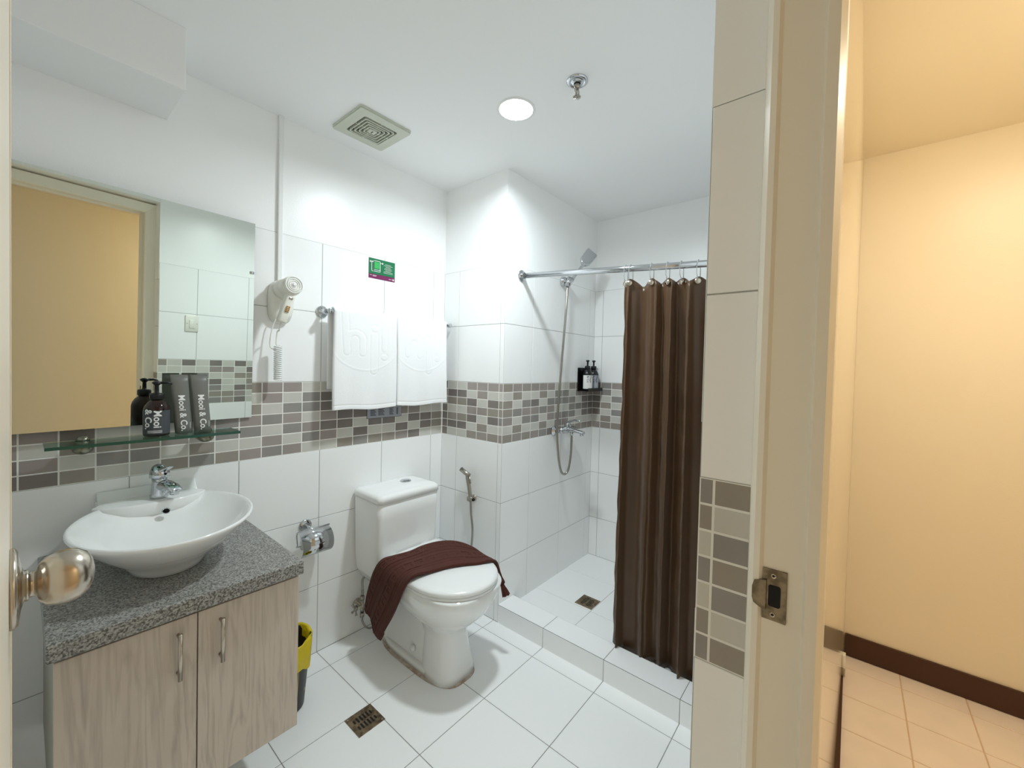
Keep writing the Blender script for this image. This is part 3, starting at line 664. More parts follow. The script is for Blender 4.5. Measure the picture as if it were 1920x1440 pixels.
# basin
ba = empty('wash_basin', (-.567, -.28, .702), 'white oval ceramic vessel basin standing on the granite countertop', 'sink')
bc = V((-.567, -.292)); RX, RY = .203, .258; ZR = .832
def egg(cx, cy, rx, ry, z, n=64, p=2.0, rot=.0, flat=None):
    L = []
    for i in range(n):
        a = 2*PI*i/n; x = rx*math.copysign(abs(math.cos(a))**(2/p), math.cos(a)); y = ry*math.copysign(abs(math.sin(a))**(2/p), math.sin(a))
        x, y = x*math.cos(rot)-y*math.sin(rot), x*math.sin(rot)+y*math.cos(rot)
        yy = cy+y
        if flat is not None: yy = min(yy, flat)
        L.append((cx+x, yy, z))
    return L
def bl(fr_, z, dy_=0, p=2.0): return egg(bc.x, bc.y+dy_, RX*fr_[0], RY*fr_[1], z, 72, p, -.12, -.020)
mb = MB()
mb.loft([bl((.40, .42), .7025), bl((.42, .44), .7035), bl((.43, .45), .712), bl((.55, .55), .737), bl((.76, .76), .775), bl((.93, .93), .812), bl((.985, .985), .824), bl((1, 1), .830), bl((.995, .995), .8345), bl((.975, .975), .8355),
         bl((.94, .93), .829), bl((.88, .84), .815, -.012), bl((.78, .70), .790, -.028), bl((.64, .56), .764, -.038), bl((.42, .36), .744, -.042), bl((.14, .12), .736, -.042), bl((.02, .02), .735, -.042)], 'ceramic', (True, True))
mb.build('bowl', ba)
mb = MB()  # tap deck at the back with raised lip
dk = []
for z, ins in ((.755, .03), (.80, .006), (.832, 0), (.8365, .001), (.838, .006)):
    pts = [(-.692+ins, -.0045), (-.440-ins, -.0045), (-.440-ins, -.020), (-.452-ins, -.045), (-.430-ins*1.5, -.088), (-.452-ins, -.118+ins), (-.50, -.138+ins*1.5), (-.566, -.145+ins*1.6), (-.63, -.138+ins*1.5), (-.682+ins, -.118+ins), (-.706+ins*1.5, -.088), (-.680+ins, -.045), (-.692+ins, -.020)]
    dk.append([(x, y, z) for x, y in pts])
mb.loft(dk, 'ceramic', smooth=True)
mb.loft([[(x, -.004, .83), (x, -.0045, .861), (x, -.010, .864), (x, -.017, .860), (x, -.026, .846), (x, -.040, .838), (x, -.045, .83)] for x in (-.688, -.684, -.45, -.444)], 'ceramic')
bevel(mb.build('tap_deck', ba), .003, 3)
mb = MB(); mb.lathe([(.011, 0), (.011, .0012), (.0085, .0012), (.0082, -.001)], 'chrome', AX((-.548, -.1585, .8085), (.0, -.62, .75)), 20, (False, False)); mb.lathe([(.0105, .0004), (.0001, .0004)], 'black', AX((-.548, -.1585, .8085), (0, -.62, .75)), 20); mb.build('overflow_hole', ba)
# faucet
fa = empty('basin_faucet', (-.556, -.088, .838), 'chrome single lever basin faucet behind the white basin bowl', 'faucet')
fx, fy, fz = -.553, -.088, .8386
mb = MB(); L = []
for z, r, dy_ in ((0, .0215, 0), (.004, .0222, 0), (.015, .0205, -.001), (.03, .0185, -.002), (.045, .0178, -.002), (.056, .018, 0)):
    L.append([(fx+r*math.cos(a)*.95, fy+dy_+r*1.08*math.sin(a), fz+z) for a in [2*PI*k/28 for k in range(28)]])
mb.loft(L, 'chrome'); mb.build('body', fa)
sd = V((.45, -1, 0)).normalized()
mb = MB(); c0 = V((fx, fy, fz)); L = []; sdn = V((-sd.y, sd.x, 0))
for t, h, w_, hh in ((-.0, .028, .017, .018), (.015, .034, .0165, .018), (.032, .037, .0165, .013), (.052, .034, .017, .009), (.066, .028, .016, .006), (.072, .024, .012, .003)):
    c_ = c0+sd*t+V((0, 0, h)); L.append([c_+sdn*w_*math.cos(a)+V((0, 0, 1))*hh*math.sin(a) for a in [2*PI*k/20 for k in range(20)]])
mb.loft(L, 'chrome'); e = c0+sd*.058; mb.lathe([(.0105, .0), (.0105, .012)], 'chrome', Matrix.Translation(e+V((0, 0, .014))), 18); mb.build('spout', fa)
mb = MB(); L = []
for z, r, sh_ in ((.056, .0185, 0), (.058, .0225, .001), (.066, .0232, .001), (.078, .0205, .0), (.088, .0145, -.002), (.093, .006, -.003)):
    L.append([c0+sd*sh_+V((r*math.cos(a), r*math.sin(a), z)) for a in [2*PI*k/28 for k in range(28)]])
mb.loft(L, 'chrome'); L = []
for t, h, w_, hh in ((.0, .077, .015, .010), (.02, .080, .013, .008), (.036, .086, .011, .004), (.041, .088, .010, .0015)):
    c_ = c0+sd*t+V((0, 0, h)); L.append([c_+sdn*w_*math.cos(a)+V((0, 0, 1))*hh*math.sin(a) for a in [2*PI*k/16 for k in range(16)]])
mb.loft(L, 'chrome'); lv = mb.build('lever', fa)
mb = MB(); mb.lathe([(.0035, 0), (.0035, .001)], 'black', AX(c0+sd*.0232+V((0, 0, .068)), sd), 12); mb.build('indicator', lv)
for ch in fa.children_recursive:
    off = ch.matrix_basis.translation if ch.parent is fa else ch.location
    for v in ch.data.vertices:
        for q_, c_ in enumerate((fx, fy, fz)): v.co[q_] = c_+(v.co[q_]-c_)*1.13
# ------------------------------------------------------------ waste bin
bn = empty('waste_bin', (-.235, -.2, 0), 'black waste bin with yellow liner beside the vanity', 'bin')
Tm = Matrix.Translation((-.212, -.205, 0))
mb = MB(); mb.lathe([(.062, .001), (.065, .004), (.086, .25), (.088, .254), (.084, .254), (.081, .245), (.062, .012)], 'binblack', Tm, 32, (True, True)); mb.build('body', bn)
mb = MB(); L = []
for k, (r, z) in enumerate(((.085, .165), (.0885, .2), (.0905, .253), (.088, .262), (.081, .256), (.077, .19), (.068, .06))):
    L.append([(-.212+(r+.0025*math.sin(7*a+k)+.0015*math.sin(13*a))*math.cos(a), -.205+(r+.0025*math.sin(7*a+k)+.0015*math.sin(13*a))*math.sin(a), z+(.012*math.sin(3*a+1)+.005*math.sin(9*a) if k == 0 else (.005*math.sin(5*a) if k < 5 else 0))) for a in [2*PI*i/56 for i in range(56)]])
mb.loft(L, 'yellow', (False, True)); mb.build('liner', bn)
# ------------------------------------------------------------ toilet paper holder
tp = empty('toilet_paper_holder', (-.035, -.05, .56), 'chrome covered toilet paper holder on wall between vanity and toilet', 'paper holder')
mb = MB(); mb.lathe([(.026, .0015), (.026, .006), (.022, .009), (.011, .010)], 'chrome', AX((-.058, 0, .583), (0, -1, 0)), 28); mb.tube(bez([(-.058, -.008, .583), (-.056, -.03, .582), (-.052, -.045, .576)], 5), .006, 'chrome', 12)
mb.tube([(-.107, -.045, .576), (.026, -.045, .576)], .004, 'chrome', 10)
mb.tube(bez([(-.107, -.045, .576), (-.112, -.05, .565), (-.112, -.058, .53), (-.108, -.06, .522), (.0, -.06, .522)], 5), .003, 'chrome', 8); mb.build('wall_mount', tp)
mb = MB(); L = []; rr = .052; cyy, czz = -.062, .528
for i in range(15):
    a = 1.95-2.9*i/14+.0; L.append([(-.112, cyy-rr*math.cos(a)*1.0, czz+rr*math.sin(a)), (.014, cyy-rr*math.cos(a), czz+rr*math.sin(a))])
mb.loft(L, 'chrome', (False, False), True, closed=False); cv = mb.build('cover', tp); sm = cv.modifiers.new('s', 'SOLIDIFY'); sm.thickness = .0016
mb = MB(); Lr = []
for x in (-.098, .006): Lr.append([(x, cyy+.001+.018*math.cos(a), czz-.004+.018*math.sin(a)) for a in [2*PI*k/20 for k in range(20)]])
mb.loft(Lr, 'plastic', smooth=True); mb.build('roll_spindle', tp)
# ------------------------------------------------------------ toilet
to = empty('toilet', (.322, -.38, 0), 'white one-piece toilet with closed lid against the tiled wall', 'toilet')
cx = .325
def rr_loop(x0, x1, y0, y1, z, r, n=6):
    L = []
    for ax_, ay_, st_ in ((x1-r, y1-r, 0), (x0+r, y1-r, 1), (x0+r, y0+r, 2), (x1-r, y0+r, 3)):
        for i in range(n+1):
            t = (st_+i/n)*PI/2; L.append((ax_+r*math.cos(t), ay_+r*math.sin(t), z))
    return L
mb = MB(); mb.loft([rr_loop(.185, .455, -.20, -.012, .29, .03), rr_loop(.166, .480, -.215, -.008, .335, .025), rr_loop(.160, .486, -.222, -.008, .40, .025), rr_loop(.157, .489, -.228, -.006, .60, .025), rr_loop(.157, .489, -.228, -.006, .664, .025), rr_loop(.160, .486, -.225, -.009, .666, .023)], 'ceramic'); mb.build('tank', to)
mb = MB(); mb.loft([rr_loop(.161, .485, -.224, -.010, .666, .024), rr_loop(.161, .485, -.224, -.010, .668, .024), rr_loop(.153, .493, -.233, -.004, .669, .028), rr_loop(.153, .493, -.233, -.004, .688, .028), rr_loop(.157, .489, -.229, -.007, .697, .028), rr_loop(.168, .478, -.218, -.016, .704, .028), rr_loop(.19, .456, -.198, -.036, .709, .028), rr_loop(.25, .40, -.16, -.075, .711, .02)], 'ceramic'); ld = mb.build('tank_lid', to)
mb = MB(); mb.lathe([(.026, .709), (.0265, .712), (.023, .716), (.0225, .7145), (.021, .7165), (.012, .719), (.001, .7195)], 'chrome', Matrix.Translation((.372, -.112, 0)), 28, sx=1.05); mb.build('flush_button', ld)
def seatloop(z, g=0, yb=-.235, n=30):
    """egg outline of seat: straight back, round front"""
    yc = -.52; a_ = .182+g; fy_ = .205+g; L = []
    for i in range(n+1):
        t = -PI*i/n; L.append((cx-.010-(-1)*a_*math.cos(t)*1.0, yc+fy_*math.sin(t), z))
    # right going to left through the front
    bk = []
    for i in range(1, 8):
        t = i/8; bk.append((cx-.010-a_+(.02*t*t), yc+(yb+g*.5-yc)*t, z))
    top = [(cx-.010-a_+.02+(2*a_-.04)*i/8, yb+g*.5+.006*math.sin(PI*i/8), z) for i in range(9)]
    bk2 = [(cx-.010+a_-.02*(1-i/8)**2, yb+g*.5+(yc-yb-g*.5)*i/8, z) for i in range(1, 8)]
    return L+bk+top+bk2
def lerp(A, B, t): return [(a[0]*(1-t)+b[0]*t, a[1]*(1-t)+b[1]*t, a[2]*(1-t)+b[2]*t) for a, b in zip(A, B)]
def resamp(L, n=72):  # resample by angle around centre, to loft shapes of different makeup
    xs = sum(p[0] for p in L)/len(L); ys = sum(p[1] for p in L)/len(L); return L
mb = MB()
def ang(fn, n=64):   # star-shaped loop by radius function about centre
    return [fn(2*PI*i/n) for i in range(n)]
def eggl(z, cy_, a_, f_, b_, p=2.2, cxx=cx-.008):
    def fn(t):
        c_, s_ = math.cos(t), math.sin(t); x = a_*math.copysign(abs(c_)**(2/p), c_); y = (b_ if s_ > 0 else f_)*math.copysign(abs(s_)**(2/p), s_)
        return (cxx+x, cy_+y, z)
    return ang(fn)
# bowl: rim down to waist, then flare to foot
loops = [eggl(.0015, -.515, .098, .092, .10, 3.0), eggl(.03, -.513, .095, .089, .10, 3.0), eggl(.10, -.505, .084, .083, .10, 2.8), eggl(.16, -.50, .076, .080, .11, 2.6),
         eggl(.195, -.495, .078, .088, .13, 2.5), eggl(.222, -.485, .098, .125, .17, 2.4), eggl(.25, -.478, .125, .170, .22, 2.4), eggl(.285, -.475, .150, .207, .25, 2.4), eggl(.32, -.475, .166, .229, .29, 2.4), eggl(.36, -.48, .177, .240, .33, 2.6), eggl(.392, -.48, .181, .242, .35, 3.0), eggl(.398, -.48, .178, .239, .347, 3.0)]
mb.loft([eggl(.0015, -.37, .096, .22, .25, 3.6), eggl(.022, -.37, .096, .22, .25, 3.6), eggl(.032, -.37, .090, .214, .244, 3.6)], 'ceramic')
mb.loft(loops, 'ceramic'); bw = mb.build('bowl', to)
mb = MB()   # lower rear plinth with trapway sides
mb.loft([rr_loop(.236, .398, -.50, -.11, .0015, .03), rr_loop(.238, .396, -.50, -.11, .03, .03), rr_loop(.246, .388, -.49, -.09, .10, .03), rr_loop(.250, .384, -.48, -.06, .2, .03), rr_loop(.215, .44, -.44, -.03, .27, .03), rr_loop(.18, .47, -.42, -.02, .31, .03)], 'ceramic'); mb.build('plinth', to)
mb = MB(); mb.lathe([(.0135, 0), (.0135, .008), (.010, .013), (.001, .015)], 'plastic', AX((.2405, -.375, .068), (-1, 0, 0)), 20); mb.build('bolt_cap', to)
mb = MB()  # seat
mb.loft([seatloop(.399, -.004), seatloop(.401, .0), seatloop(.409, .001), seatloop(.411, -.003)], 'plastic'); mb.build('seat', to)
mb = MB(); S_ = []
for z, g in ((.4125, -.003), (.4135, .001), (.424, .002), (.4295, -.002), (.4335, -.012), (.4365, -.04), (.438, -.09)): S_.append(seatloop(z, g))
mb.loft(S_, 'plastic'); mb.build('seat_lid', to)
for x in (.23, .41):
    mb = MB(); mb.rbox((x-.02, -.238, .399), (x+.02, -.222, .425), 'plastic', .004, 3, plane='xz'); mb.build('hinge', to)
mb = MB(); Lo = [eggl(.0003, -.37, .111, .249, .262, 3.2), eggl(.0022, -.37, .107, .244, .257, 3.2), eggl(.0030, -.37, .10, .235, .25, 3.4)]
mb.loft(Lo, 'stain', (True, True)); so = mb.build('base_sealant', to); so['label'] = 'stained tan sealant ring around the foot'
# brown towel over the lid
backe = [(.146, -.160, .205), (.143, -.175, .265), (.140, -.205, .335), (.134, -.240, .395), (.148, -.268, .442), (.195, -.288, .449), (.27, -.296, .445), (.345, -.292, .445), (.42, -.310, .445), (.472, -.352, .444), (.497, -.415, .440), (.507, -.475, .425), (.519, -.545, .385), (.527, -.615, .335), (.531, -.660, .285)]
fronte = [(.141, -.292, .128), (.131, -.335, .185), (.128, -.383, .255), (.123, -.432, .335), (.121, -.468, .405), (.134, -.490, .446), (.170, -.497, .452), (.225, -.507, .445), (.29, -.525, .445), (.35, -.556, .445), (.40, -.590, .442), (.450, -.612, .444), (.494, -.612, .420), (.514, -.618, .35), (.517, -.634, .268)]
B_ = bez(backe, 6); F_ = bez(fronte, 6); mb = MB(); L = []
def greek(t, u):  # raised key pattern on stripes
    h = 0
    for c_, w_ in ((.17, .11), (.62, .14)):
        if abs(u-c_) < w_:
            s = (t*17) % 1; v = (u-c_+w_)/(2*w_)
            on = (v < .14 or v > .86 or s < .15 or (s > .5 and s < .65 and v > .3) or (.3 < v < .44 and s > .5)); h += .0026 if on else 0
    if abs(u-.40) < .015 or abs(u-.85) < .012: h -= .003
    return h
nS = 110
Bf = bez(backe, 26); Ff = bez(fronte, 26)
for i in range(len(Bf)):
    a, b = V(Bf[i]), V(Ff[i]); row = []
    t = i/(len(Bf)-1); tang = (V(Bf[min(i+1, len(Bf)-1)])-V(Bf[max(i-1, 0)])).normalized(); nr = (b-a).cross(tang).normalized()
    if t < .35 and nr.x > 0: nr = -nr
    elif .35 <= t <= .75 and nr.z < 0: nr = -nr
    elif t > .75 and nr.x < 0: nr = -nr
    for j in range(nS+1):
        u = j/nS; p = a+(b-a)*u
        q = p+nr*(.004+greek(t, u)+.0035*math.sin(u*3*PI)*max(0, (.28-t)/.28)*1.5)
        if t < .3: q.x -= .006*math.sin(u*PI)*(.3-t)/.3*2
        if t < .04: q.z += .012*math.sin(u*5)
        row.append(q)
    L.append(row)
mb.loft(L, 'brown', (False, False), True, closed=False); bt = mb.build('brown_bath_mat'); sm = bt.modifiers.new('t', 'SOLIDIFY'); sm.thickness = .011; sm.offset = 0
tag(bt, 'dark brown terry bath mat draped across the closed toilet lid', 'bath mat')
# second folded layer peeking at the lower left end
mb = MB(); L = []
for i in range(14):
    t = i/13; row = []
    for j in range(9):
        u = j/8; a = V((.158, -.150, .190)).lerp(V((.158, -.215, .345)), t); b = V((.160, -.215, .165)).lerp(V((.160, -.30, .33)), t); p = a.lerp(b, u); p.x += .003*math.sin(u*4+t*3); row.append(p)
    L.append(row)
mb.loft(L, 'brown', (False, False), True, closed=False); b2 = mb.build('folded_under_layer', bt); sm = b2.modifiers.new('t', 'SOLIDIFY'); sm.thickness = .008; sm.offset = 0
# angle valve
av = empty('angle_valve', (.195, -.05, .135), 'metal angle valve with supply hoses low on wall beside toilet', 'valve')
mb = MB(); vx, vy, vz = .190, -.045, .140
mb.lathe([(.022, .0015), (.021, .005), (.009, .006), (.009, .045)], 'steel', AX((vx, 0, vz), (0, -1, 0)), 20); mb.tube([(vx, vy, vz-.035), (vx, vy, vz+.035)], .009, 'steel', 12); mb.tube([(vx, vy, vz+.03), (vx, vy, vz+.048)], .0115, 'steel', 6)
mb.tube([(vx-.03, vy-.002, vz), (vx+.028, vy, vz)], .007, 'steel', 10); mb.tube([(vx, vy, vz-.05), (vx, vy, vz-.03)], .0105, 'steel', 6); mb.build('body', av)
mb = MB(); hc = V((vx-.036, vy-.004, vz+.0)); 
mb.lathe([(.006, 0), (.008, .01), (.006, .014)], 'steel', AX(hc+V((.006, 0, 0)), (-1, -.1, 0)), 12)
for k in range(4):
    a = PI/4+k*PI/2; d = V((-.25, math.cos(a), math.sin(a))).normalized(); mb.tube([hc, hc+d*.013, hc+d*.026], [.003, .004, .0062], 'steel', 10)
mb.build('handle', av)
mb = MB(); mb.tube([(vx, vy, vz+.045), (vx, vy, vz+.08)], [.0065, .006], 'hose', 10); mb.tube(bez([(vx, vy, vz+.075), (vx, vy, vz+.125), (vx+.015, vy-.005, vz+.135), (vx+.045, vy-.015, vz+.105), (vx+.085, vy-.02, vz+.10), (.30, -.04, .24)], 8), .0052, 'hose', 10); mb.build('supply_hose', av)
mb = MB(); mb.tube(bez([(vx, vy, vz-.045), (vx+.002, vy-.002, vz-.075), (vx+.02, vy-.01, vz-.107), (vx+.05, vy-.012, vz-.118), (.32, -.055, .035), (.50, -.05, .03), (.60, -.07, .05), (.655, -.15, .12), (.668, -.25, .25), (.660, -.285, .33)], 8), .0048, 'hose', 10); mb.build('sprayer_hose', av)
# bidet sprayer
bs = empty('bidet_sprayer', (.66, -.26, .6), 'chrome handheld bidet sprayer on the column wall beside toilet', 'sprayer')
mb = MB(); mb.lathe([(.017, .0013), (.017, .004), (.009, .006), (.009, .014)], 'steel', AX((X1, -.272, .590), (-1, 0, 0)), 20)
mb.rbox((X1-.040, -.288, .578), (X1-.010, -.252, .602), 'steel', .006, 3, plane='xy'); mb.tube([(X1-.027, -.296, .590), (X1-.027, -.286, .590)], [.007, .009], 'black', 10); mb.build('holder', bs)
mb = MB(); mb.tube(bez([(.664, -.272, .575), (.664, -.268, .605), (.664, -.259, .65), (.662, -.250, .69), (.660, -.248, .715)], 5), [.0085, .008, .008, .0085, .0095, .0095, .0105, .0105, .0105, .0105, .0105, .0105, .0105, .0105, .0105, .0105, .0105, .0105, .0105, .011, .011], 'steel', 14)
mb.tube([(.660, -.262, .713), (.658, -.235, .722), (.652, -.207, .738)], [.011, .0115, .012], 'steel', 16); mb.build('spray_head', bs)
mb = MB(); mb.tube([(.660, -.264, .705), (.660, -.270, .685), (.662, -.272, .672)], [.004, .0045, .004], 'steel', 8); mb.build('trigger', bs)
mb = MB(); mb.tube(bez([(.664, -.273, .58), (.664, -.278, .52), (.663, -.292, .44), (.661, -.292, .36), (.660, -.285, .325)], 8), .0058, 'hose', 12); mb.build('hose', bs)
# ------------------------------------------------------------ floor drains
def drain(c_, h, z, label):
    o = empty('floor_drain', (c_[0], c_[1], z), label, 'drain', None); mb = MB()
    mb.box((c_[0]-h, c_[1]-h, z), (c_[0]+h, c_[1]+h, z+.0025), 'brass'); fr_ = mb.build('frame', o)
    mb = MB()
    for i in range(6):
        for s in (-1, 1):
            x = c_[0]+(-.62+.248*i)*h; y = c_[1]+s*h*.33; l = h*(.26 if 0 < i < 5 else .17)
            mb.rbox((x-h*.065, y-l, z+.0025), (x+h*.065, y+l, z+.0029), 'black', h*.05, 2, smooth=False)
    mb.build('slots', fr_)
    for s in (-1, 1):
        mb = MB(); mb.lathe([(h*.07, 0), (h*.05, .001)], 'steel', Matrix.Translation((c_[0]+s*h*.84, c_[1]-s*h*.84, z+.0025)), 10); mb.build('screw', fr_)
drain((-.048, -.481), .0505, .0, 'square weathered metal drain in bathroom floor before the vanity')
drain((1.085, -.745), .0495, ZS, 'square weathered metal drain in the raised shower floor')
# ------------------------------------------------------------ shower rod, rings, curtain
RXc = .815
def rodz(y): return 1.757-(YC-y)*(1.757-1.694)/.88
ro = empty('shower_curtain_rod', (RXc, -1.0, 1.72), 'chrome shower curtain rod crossing the shower opening', 'curtain rod')
mb = MB(); mb.tube([(RXc, YC-.004, rodz(YC)), (RXc, YD+.004, rodz(YD))], .0135, 'chrome', 20); mb.build('tube', ro)
for y, d in ((YC-.0013, -1), (YD+.0015, 1)):
    mb = MB(); mb.lathe([(.030, 0), (.030, .003), (.027, .006), (.016, .009), (.016, .020)], 'chrome', AX((RXc, y, rodz(y)), (0, d, 0)), 28); mb.build('flange', ro)
cu_y0, cu_y1 = -1.012, -1.56
ringys = [-1.030, -1.052, -1.143, -1.208, -1.262, -1.325, -1.40, -1.47, -1.53]
def cw_(s, zt):   # fold offset (x) and y along cloth param s 0..1 ; zt 0 bottom..1 top
    y = cu_y0+(cu_y1-cu_y0)*s
    ph = 2*PI*(s*6.6+.13*math.sin(s*15+.5)+.02*math.sin(zt*3+s*8)+.2)
    A = .033*(.75+.25*math.sin(s*13+1))*(1.05-.25*zt)
    x = A*math.sin(ph)+.007*math.sin(2.3*ph+zt*2)
    y2 = y+.012*math.sin(ph*1.0+1.2)*(1-.5*zt)+.012*(zt-1)*(s-.2)
    return x, y2
def topz(y):
    best = min(abs(y-r) for r in ringys); zr = rodz(y)-.044
    return zr-min(.030, (best/.03)**1.4*.020)
mb = MB(); L = []; NU, NV = 260, 60
for j in range(NV+1):
    t = j/NV; row = []
    for i in range(NU+1):
        s = i/NU; x, y = cw_(s, t); zt_ = topz(y); z = .062+(zt_-.062)*t
        x += .0025*math.sin(z*23+s*17)*(.4+.6*math.sin(s*5))+.0015*math.sin(z*61+s*40)
        y += .004*math.sin(z*3.1+.6)*(1-s)+.0016*math.sin(z*37)*(1 if s < .03 else 0)
        tug = max(0, (t-.9)/.1); x = x*(1-.35*tug)
        row.append((RXc+.012+x, y, z))
    L.append(row)
mb.loft(L, 'curtain', (False, False), True, closed=False); cuo = mb.build('shower_curtain'); sm = cuo.modifiers.new('t', 'SOLIDIFY'); sm.thickness = .0012
tag(cuo, 'dark brown fabric shower curtain hanging from rings on the chrome rod', 'curtain')
rl = ['leftmost clear curtain ring at the curtain edge', 'second clear curtain ring with metal disc from the curtain edge', 'third curtain ring, standing alone in a wider gap', 'fourth curtain ring from the left end of curtain', 'fifth curtain ring, turned sideways', 'rightmost visible curtain ring beside the door wall']
for i, y in enumerate(ringys):
    zr = rodz(y); hx = RXc+.012+cw_((y-cu_y0)/(cu_y1-cu_y0), 1)[0]*.65-.006; lab = rl[i] if i < 6 else 'clear curtain ring hidden behind the door wall'
    rg = empty('curtain_ring', (RXc, y, zr), lab, 'curtain ring', 'clear rings holding the brown curtain')
    mb = MB(); pts = [(RXc+.017*math.cos(a), y+.001*math.cos(a), zr+.017*math.sin(a)) for a in [PI*k/8 for k in range(9)]]
    pts += [(RXc-.017, y+.001, zr-.012), (min(RXc-.012, (hx+RXc-.017)/2), y+.002, zr-.035), (hx, y+.003, zr-.056)]
    pts = [(RXc+.014, y-.004, zr-.05), (RXc+.017, y-.003, zr-.012)]+pts
    mb.tube(pts, .0016, 'clear', 8); mb.build('hook', rg)
    mb = MB(); d = V((-1, [.5, -.35, -.3, .5, -1.2, -.4, 0, 0, 0][i]*.8, .0)).normalized()
    xx, _ = cw_((y-cu_y0)/(cu_y1-cu_y0), 1)
    mb.lathe([(.0112, 0), (.0120, .0015), (.0110, .0032), (.001, .0038)], 'nickel', AX((hx, y+.002, zr-.062), d), 20); mb.build('disc', rg)
# ------------------------------------------------------------ shower set
ss = empty('hand_shower', (1.24, -.49, 1.8), 'chrome hand shower in wall holder above the mixer tap', 'shower head')
hb = V((1.196, YC, 1.795))
mb = MB(); mb.lathe([(.026, .0013), (.030, .006), (.028, .018), (.020, .030), (.012, .036)], 'chrome', AX(hb, (0, -1, 0)), 24)
hp = hb+V((.004, -.045, -.004)); mb.tube([hp+V((-.008, .008, -.028)), hp+V((.012, -.005, .020))], [.017, .022], 'chrome', 20); mb.build('wall_holder', ss)
gd = V((.45, -.28, .72)).normalized(); g0 = hp+V((0, -.004, -.01))
mb = MB(); hp1 = g0+gd*.155
mb.tube([g0-gd*.02, g0+gd*.02, g0+gd*.08, g0+gd*.135, g0+gd*.155], [.009, .010, .0085, .0095, .012], 'chrome', 16); mb.build('handle', ss)
mb = MB(); vw = (CP+V((.5, -.2, .3))-g0).normalized(); xaxis = gd.cross(vw).normalized(); nn = gd.cross(xaxis); 
if nn.y > 0: nn = -nn
L = []
for t, w_, h_ in ((.140, .012, .011), (.150, .024, .012), (.165, .035, .011), (.20, .037, .009), (.242, .037, .007), (.246, .034, .004)):
    c_ = g0+gd*t; L.append([c_+xaxis*w_*math.copysign(abs(math.cos(s))**.5, math.cos(s))+nn*h_*math.copysign(abs(math.sin(s))**.7, math.sin(s)) for s in [2*PI*k/24 for k in range(24)]])
mb.loft(L, 'chrome'); mb.build('spray_head', ss)
# mixer
mxr = empty('shower_mixer', (1.2, -.5, .93), 'chrome wall mixer tap under the hand shower', 'mixer tap')
mzy = YC-.048
mb = MB()
for x in (1.150, 1.297):
    mb.lathe([(.030, .0013), (.029, .006), (.014, .016), (.0125, .03)], 'chrome', AX((x, YC, .918), (0, -1, 0)), 24); mb.tube([(x, YC-.02, .918), (x, mzy+.005, .925)], .011, 'chrome', 14)
mb.tube([(1.142, mzy, .925), (1.16, mzy, .925), (1.175, mzy, .925), (1.18, mzy, .925), (1.27, mzy, .925), (1.275, mzy, .925), (1.305, mzy, .925)], [.015, .016, .016, .020, .020, .016, .015], 'chrome', 22); mb.build('body', mxr)
mb = MB(); L = []
for t, w_, h_, dz in ((0, .019, .019, 0), (.03, .018, .014, .0), (.07, .017, .010, -.004), (.105, .016, .009, -.008), (.112, .014, .007, -.009)):
    L.append([(1.222+w_*math.cos(s), mzy-t, .925+dz+h_*math.sin(s)) for s in [2*PI*k/20 for k in range(20)]])
mb.loft(L, 'chrome'); mb.tube([(1.222, mzy-.098, .917), (1.222, mzy-.098, .898)], .012, 'chrome', 14); mb.build('spout', mxr)
mb = MB(); mb.tube([(1.222, mzy, .93), (1.222, mzy-.001, .958), (1.222, mzy-.002, .966)], [.020, .020, .016], 'chrome', 22)
mb.tube(bez([(1.222, mzy, .962), (1.222, mzy-.02, .976), (1.222, mzy-.055, .985), (1.222, mzy-.085, .982)], 5), .0062, 'chrome', 12); mb.build('lever', mxr)
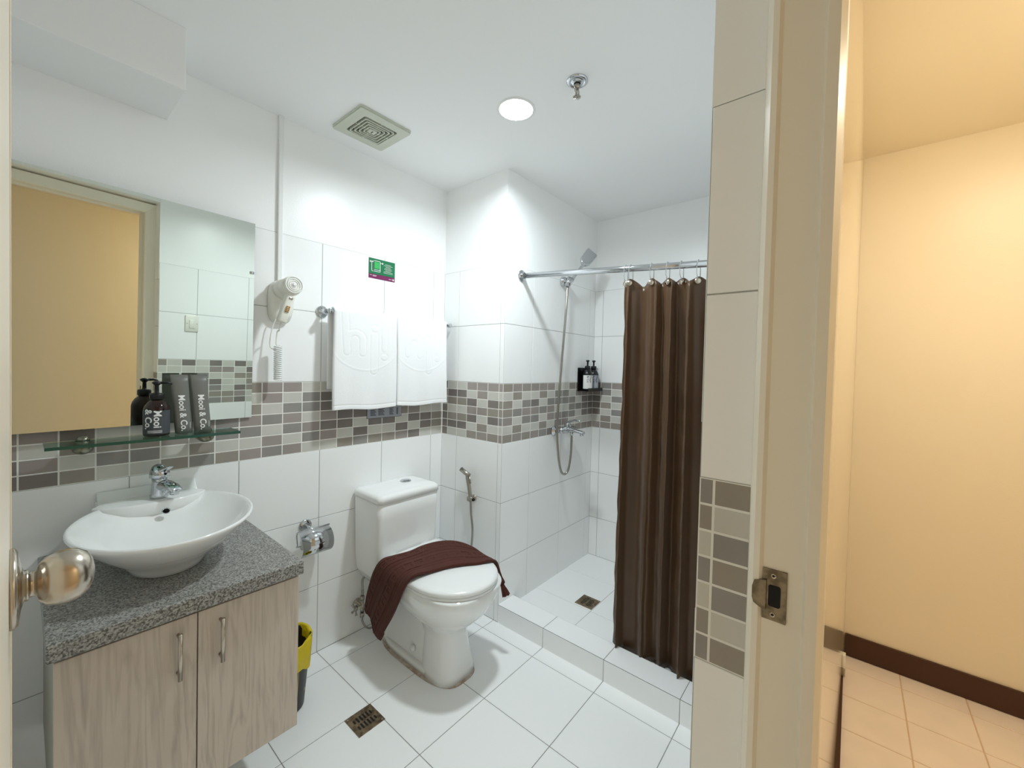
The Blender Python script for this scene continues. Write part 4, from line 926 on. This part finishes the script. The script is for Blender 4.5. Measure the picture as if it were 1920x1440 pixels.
mb = MB(); hs = bez([(1.222, mzy-.03, .912), (1.222, mzy-.03, .86), (1.218, mzy-.03, .78), (1.200, mzy-.028, .70), (1.174, mzy-.02, .672), (1.140, mzy-.014, .70), (1.120, mzy-.006, .80), (1.118, mzy+.004, .95), (1.135, mzy+.004, 1.20), (1.155, mzy, 1.45), (1.172, mzy-.0, 1.62), tuple(hp+V((-.008, .004, -.028)))], 10)
mb.tube([(1.222, mzy-.03, .915), (1.222, mzy-.03, .895)], .010, 'chrome', 8); mb.tube(hs, .0068, 'hose', 12); mb.build('hose', mxr)
# soap dispensers
dh = empty('dispenser_bracket', (1.54, -.5, 1.16), 'black wall bracket holding two soap bottles in shower corner', 'bracket')
mb = MB(); mb.box((1.398, YC-.006, 1.145), (1.555, YC-.0013, 1.292), 'blackpl'); mb.build('back_plate', dh)
mb = MB(); mb.box((1.405, YC-.075, 1.145), (1.590, YC-.006, 1.150), 'blackpl'); mb.box((1.405, YC-.077, 1.145), (1.590, YC-.074, 1.165), 'blackpl'); mb.build('tray', dh)
mb = MB(); mb.box((1.555, YC-.006, 1.283), (1.592, YC-.002, 1.287), 'blackpl'); mb.build('locking_tab', dh)
for x, lab, bdy, lb_ in ((1.452, 'black pump bottle with white label in shower bracket', 'blackpl', 'ink'), (1.530, 'dark pump bottle with grey label nearer the shower corner', 'blackpl', 'silver')):
    o, l_ = pump_bottle('soap_dispenser', (x, YC-.041, 1.151), .032, .135, lab, bdy, lb_, rot=PI+.4, z2=-.5, group='soap bottles in the shower bracket')
    vtext('Mooi', .020, -.006+.010, 1.151+.070, .0323, x, YC-.041, 'dink', l_, -.5, 0); vtext('& Co', .020, -.018+.004, 1.151+.070, .0323, x, YC-.041, 'dink', l_, -.5, 0)
# hall door stop
ds = empty('hall_door_stop', (1.40, -1.79, .1), 'small white stop low on the glossy hall side wall', 'door stop')
yq = prof(1.4)
mb = MB(); mb.rbox((1.38, yq-.012, .045), (1.41, yq-.0, .10), 'plastic', .002, 2, plane='xz'); mb.build('body', ds)
mb = MB(); mb.rbox((1.38, yq-.012, .010), (1.41, yq-.0, .044), 'steel', .002, 2, plane='xz'); mb.build('lower_half', ds)  # darker steel block forming the lower half of the stop
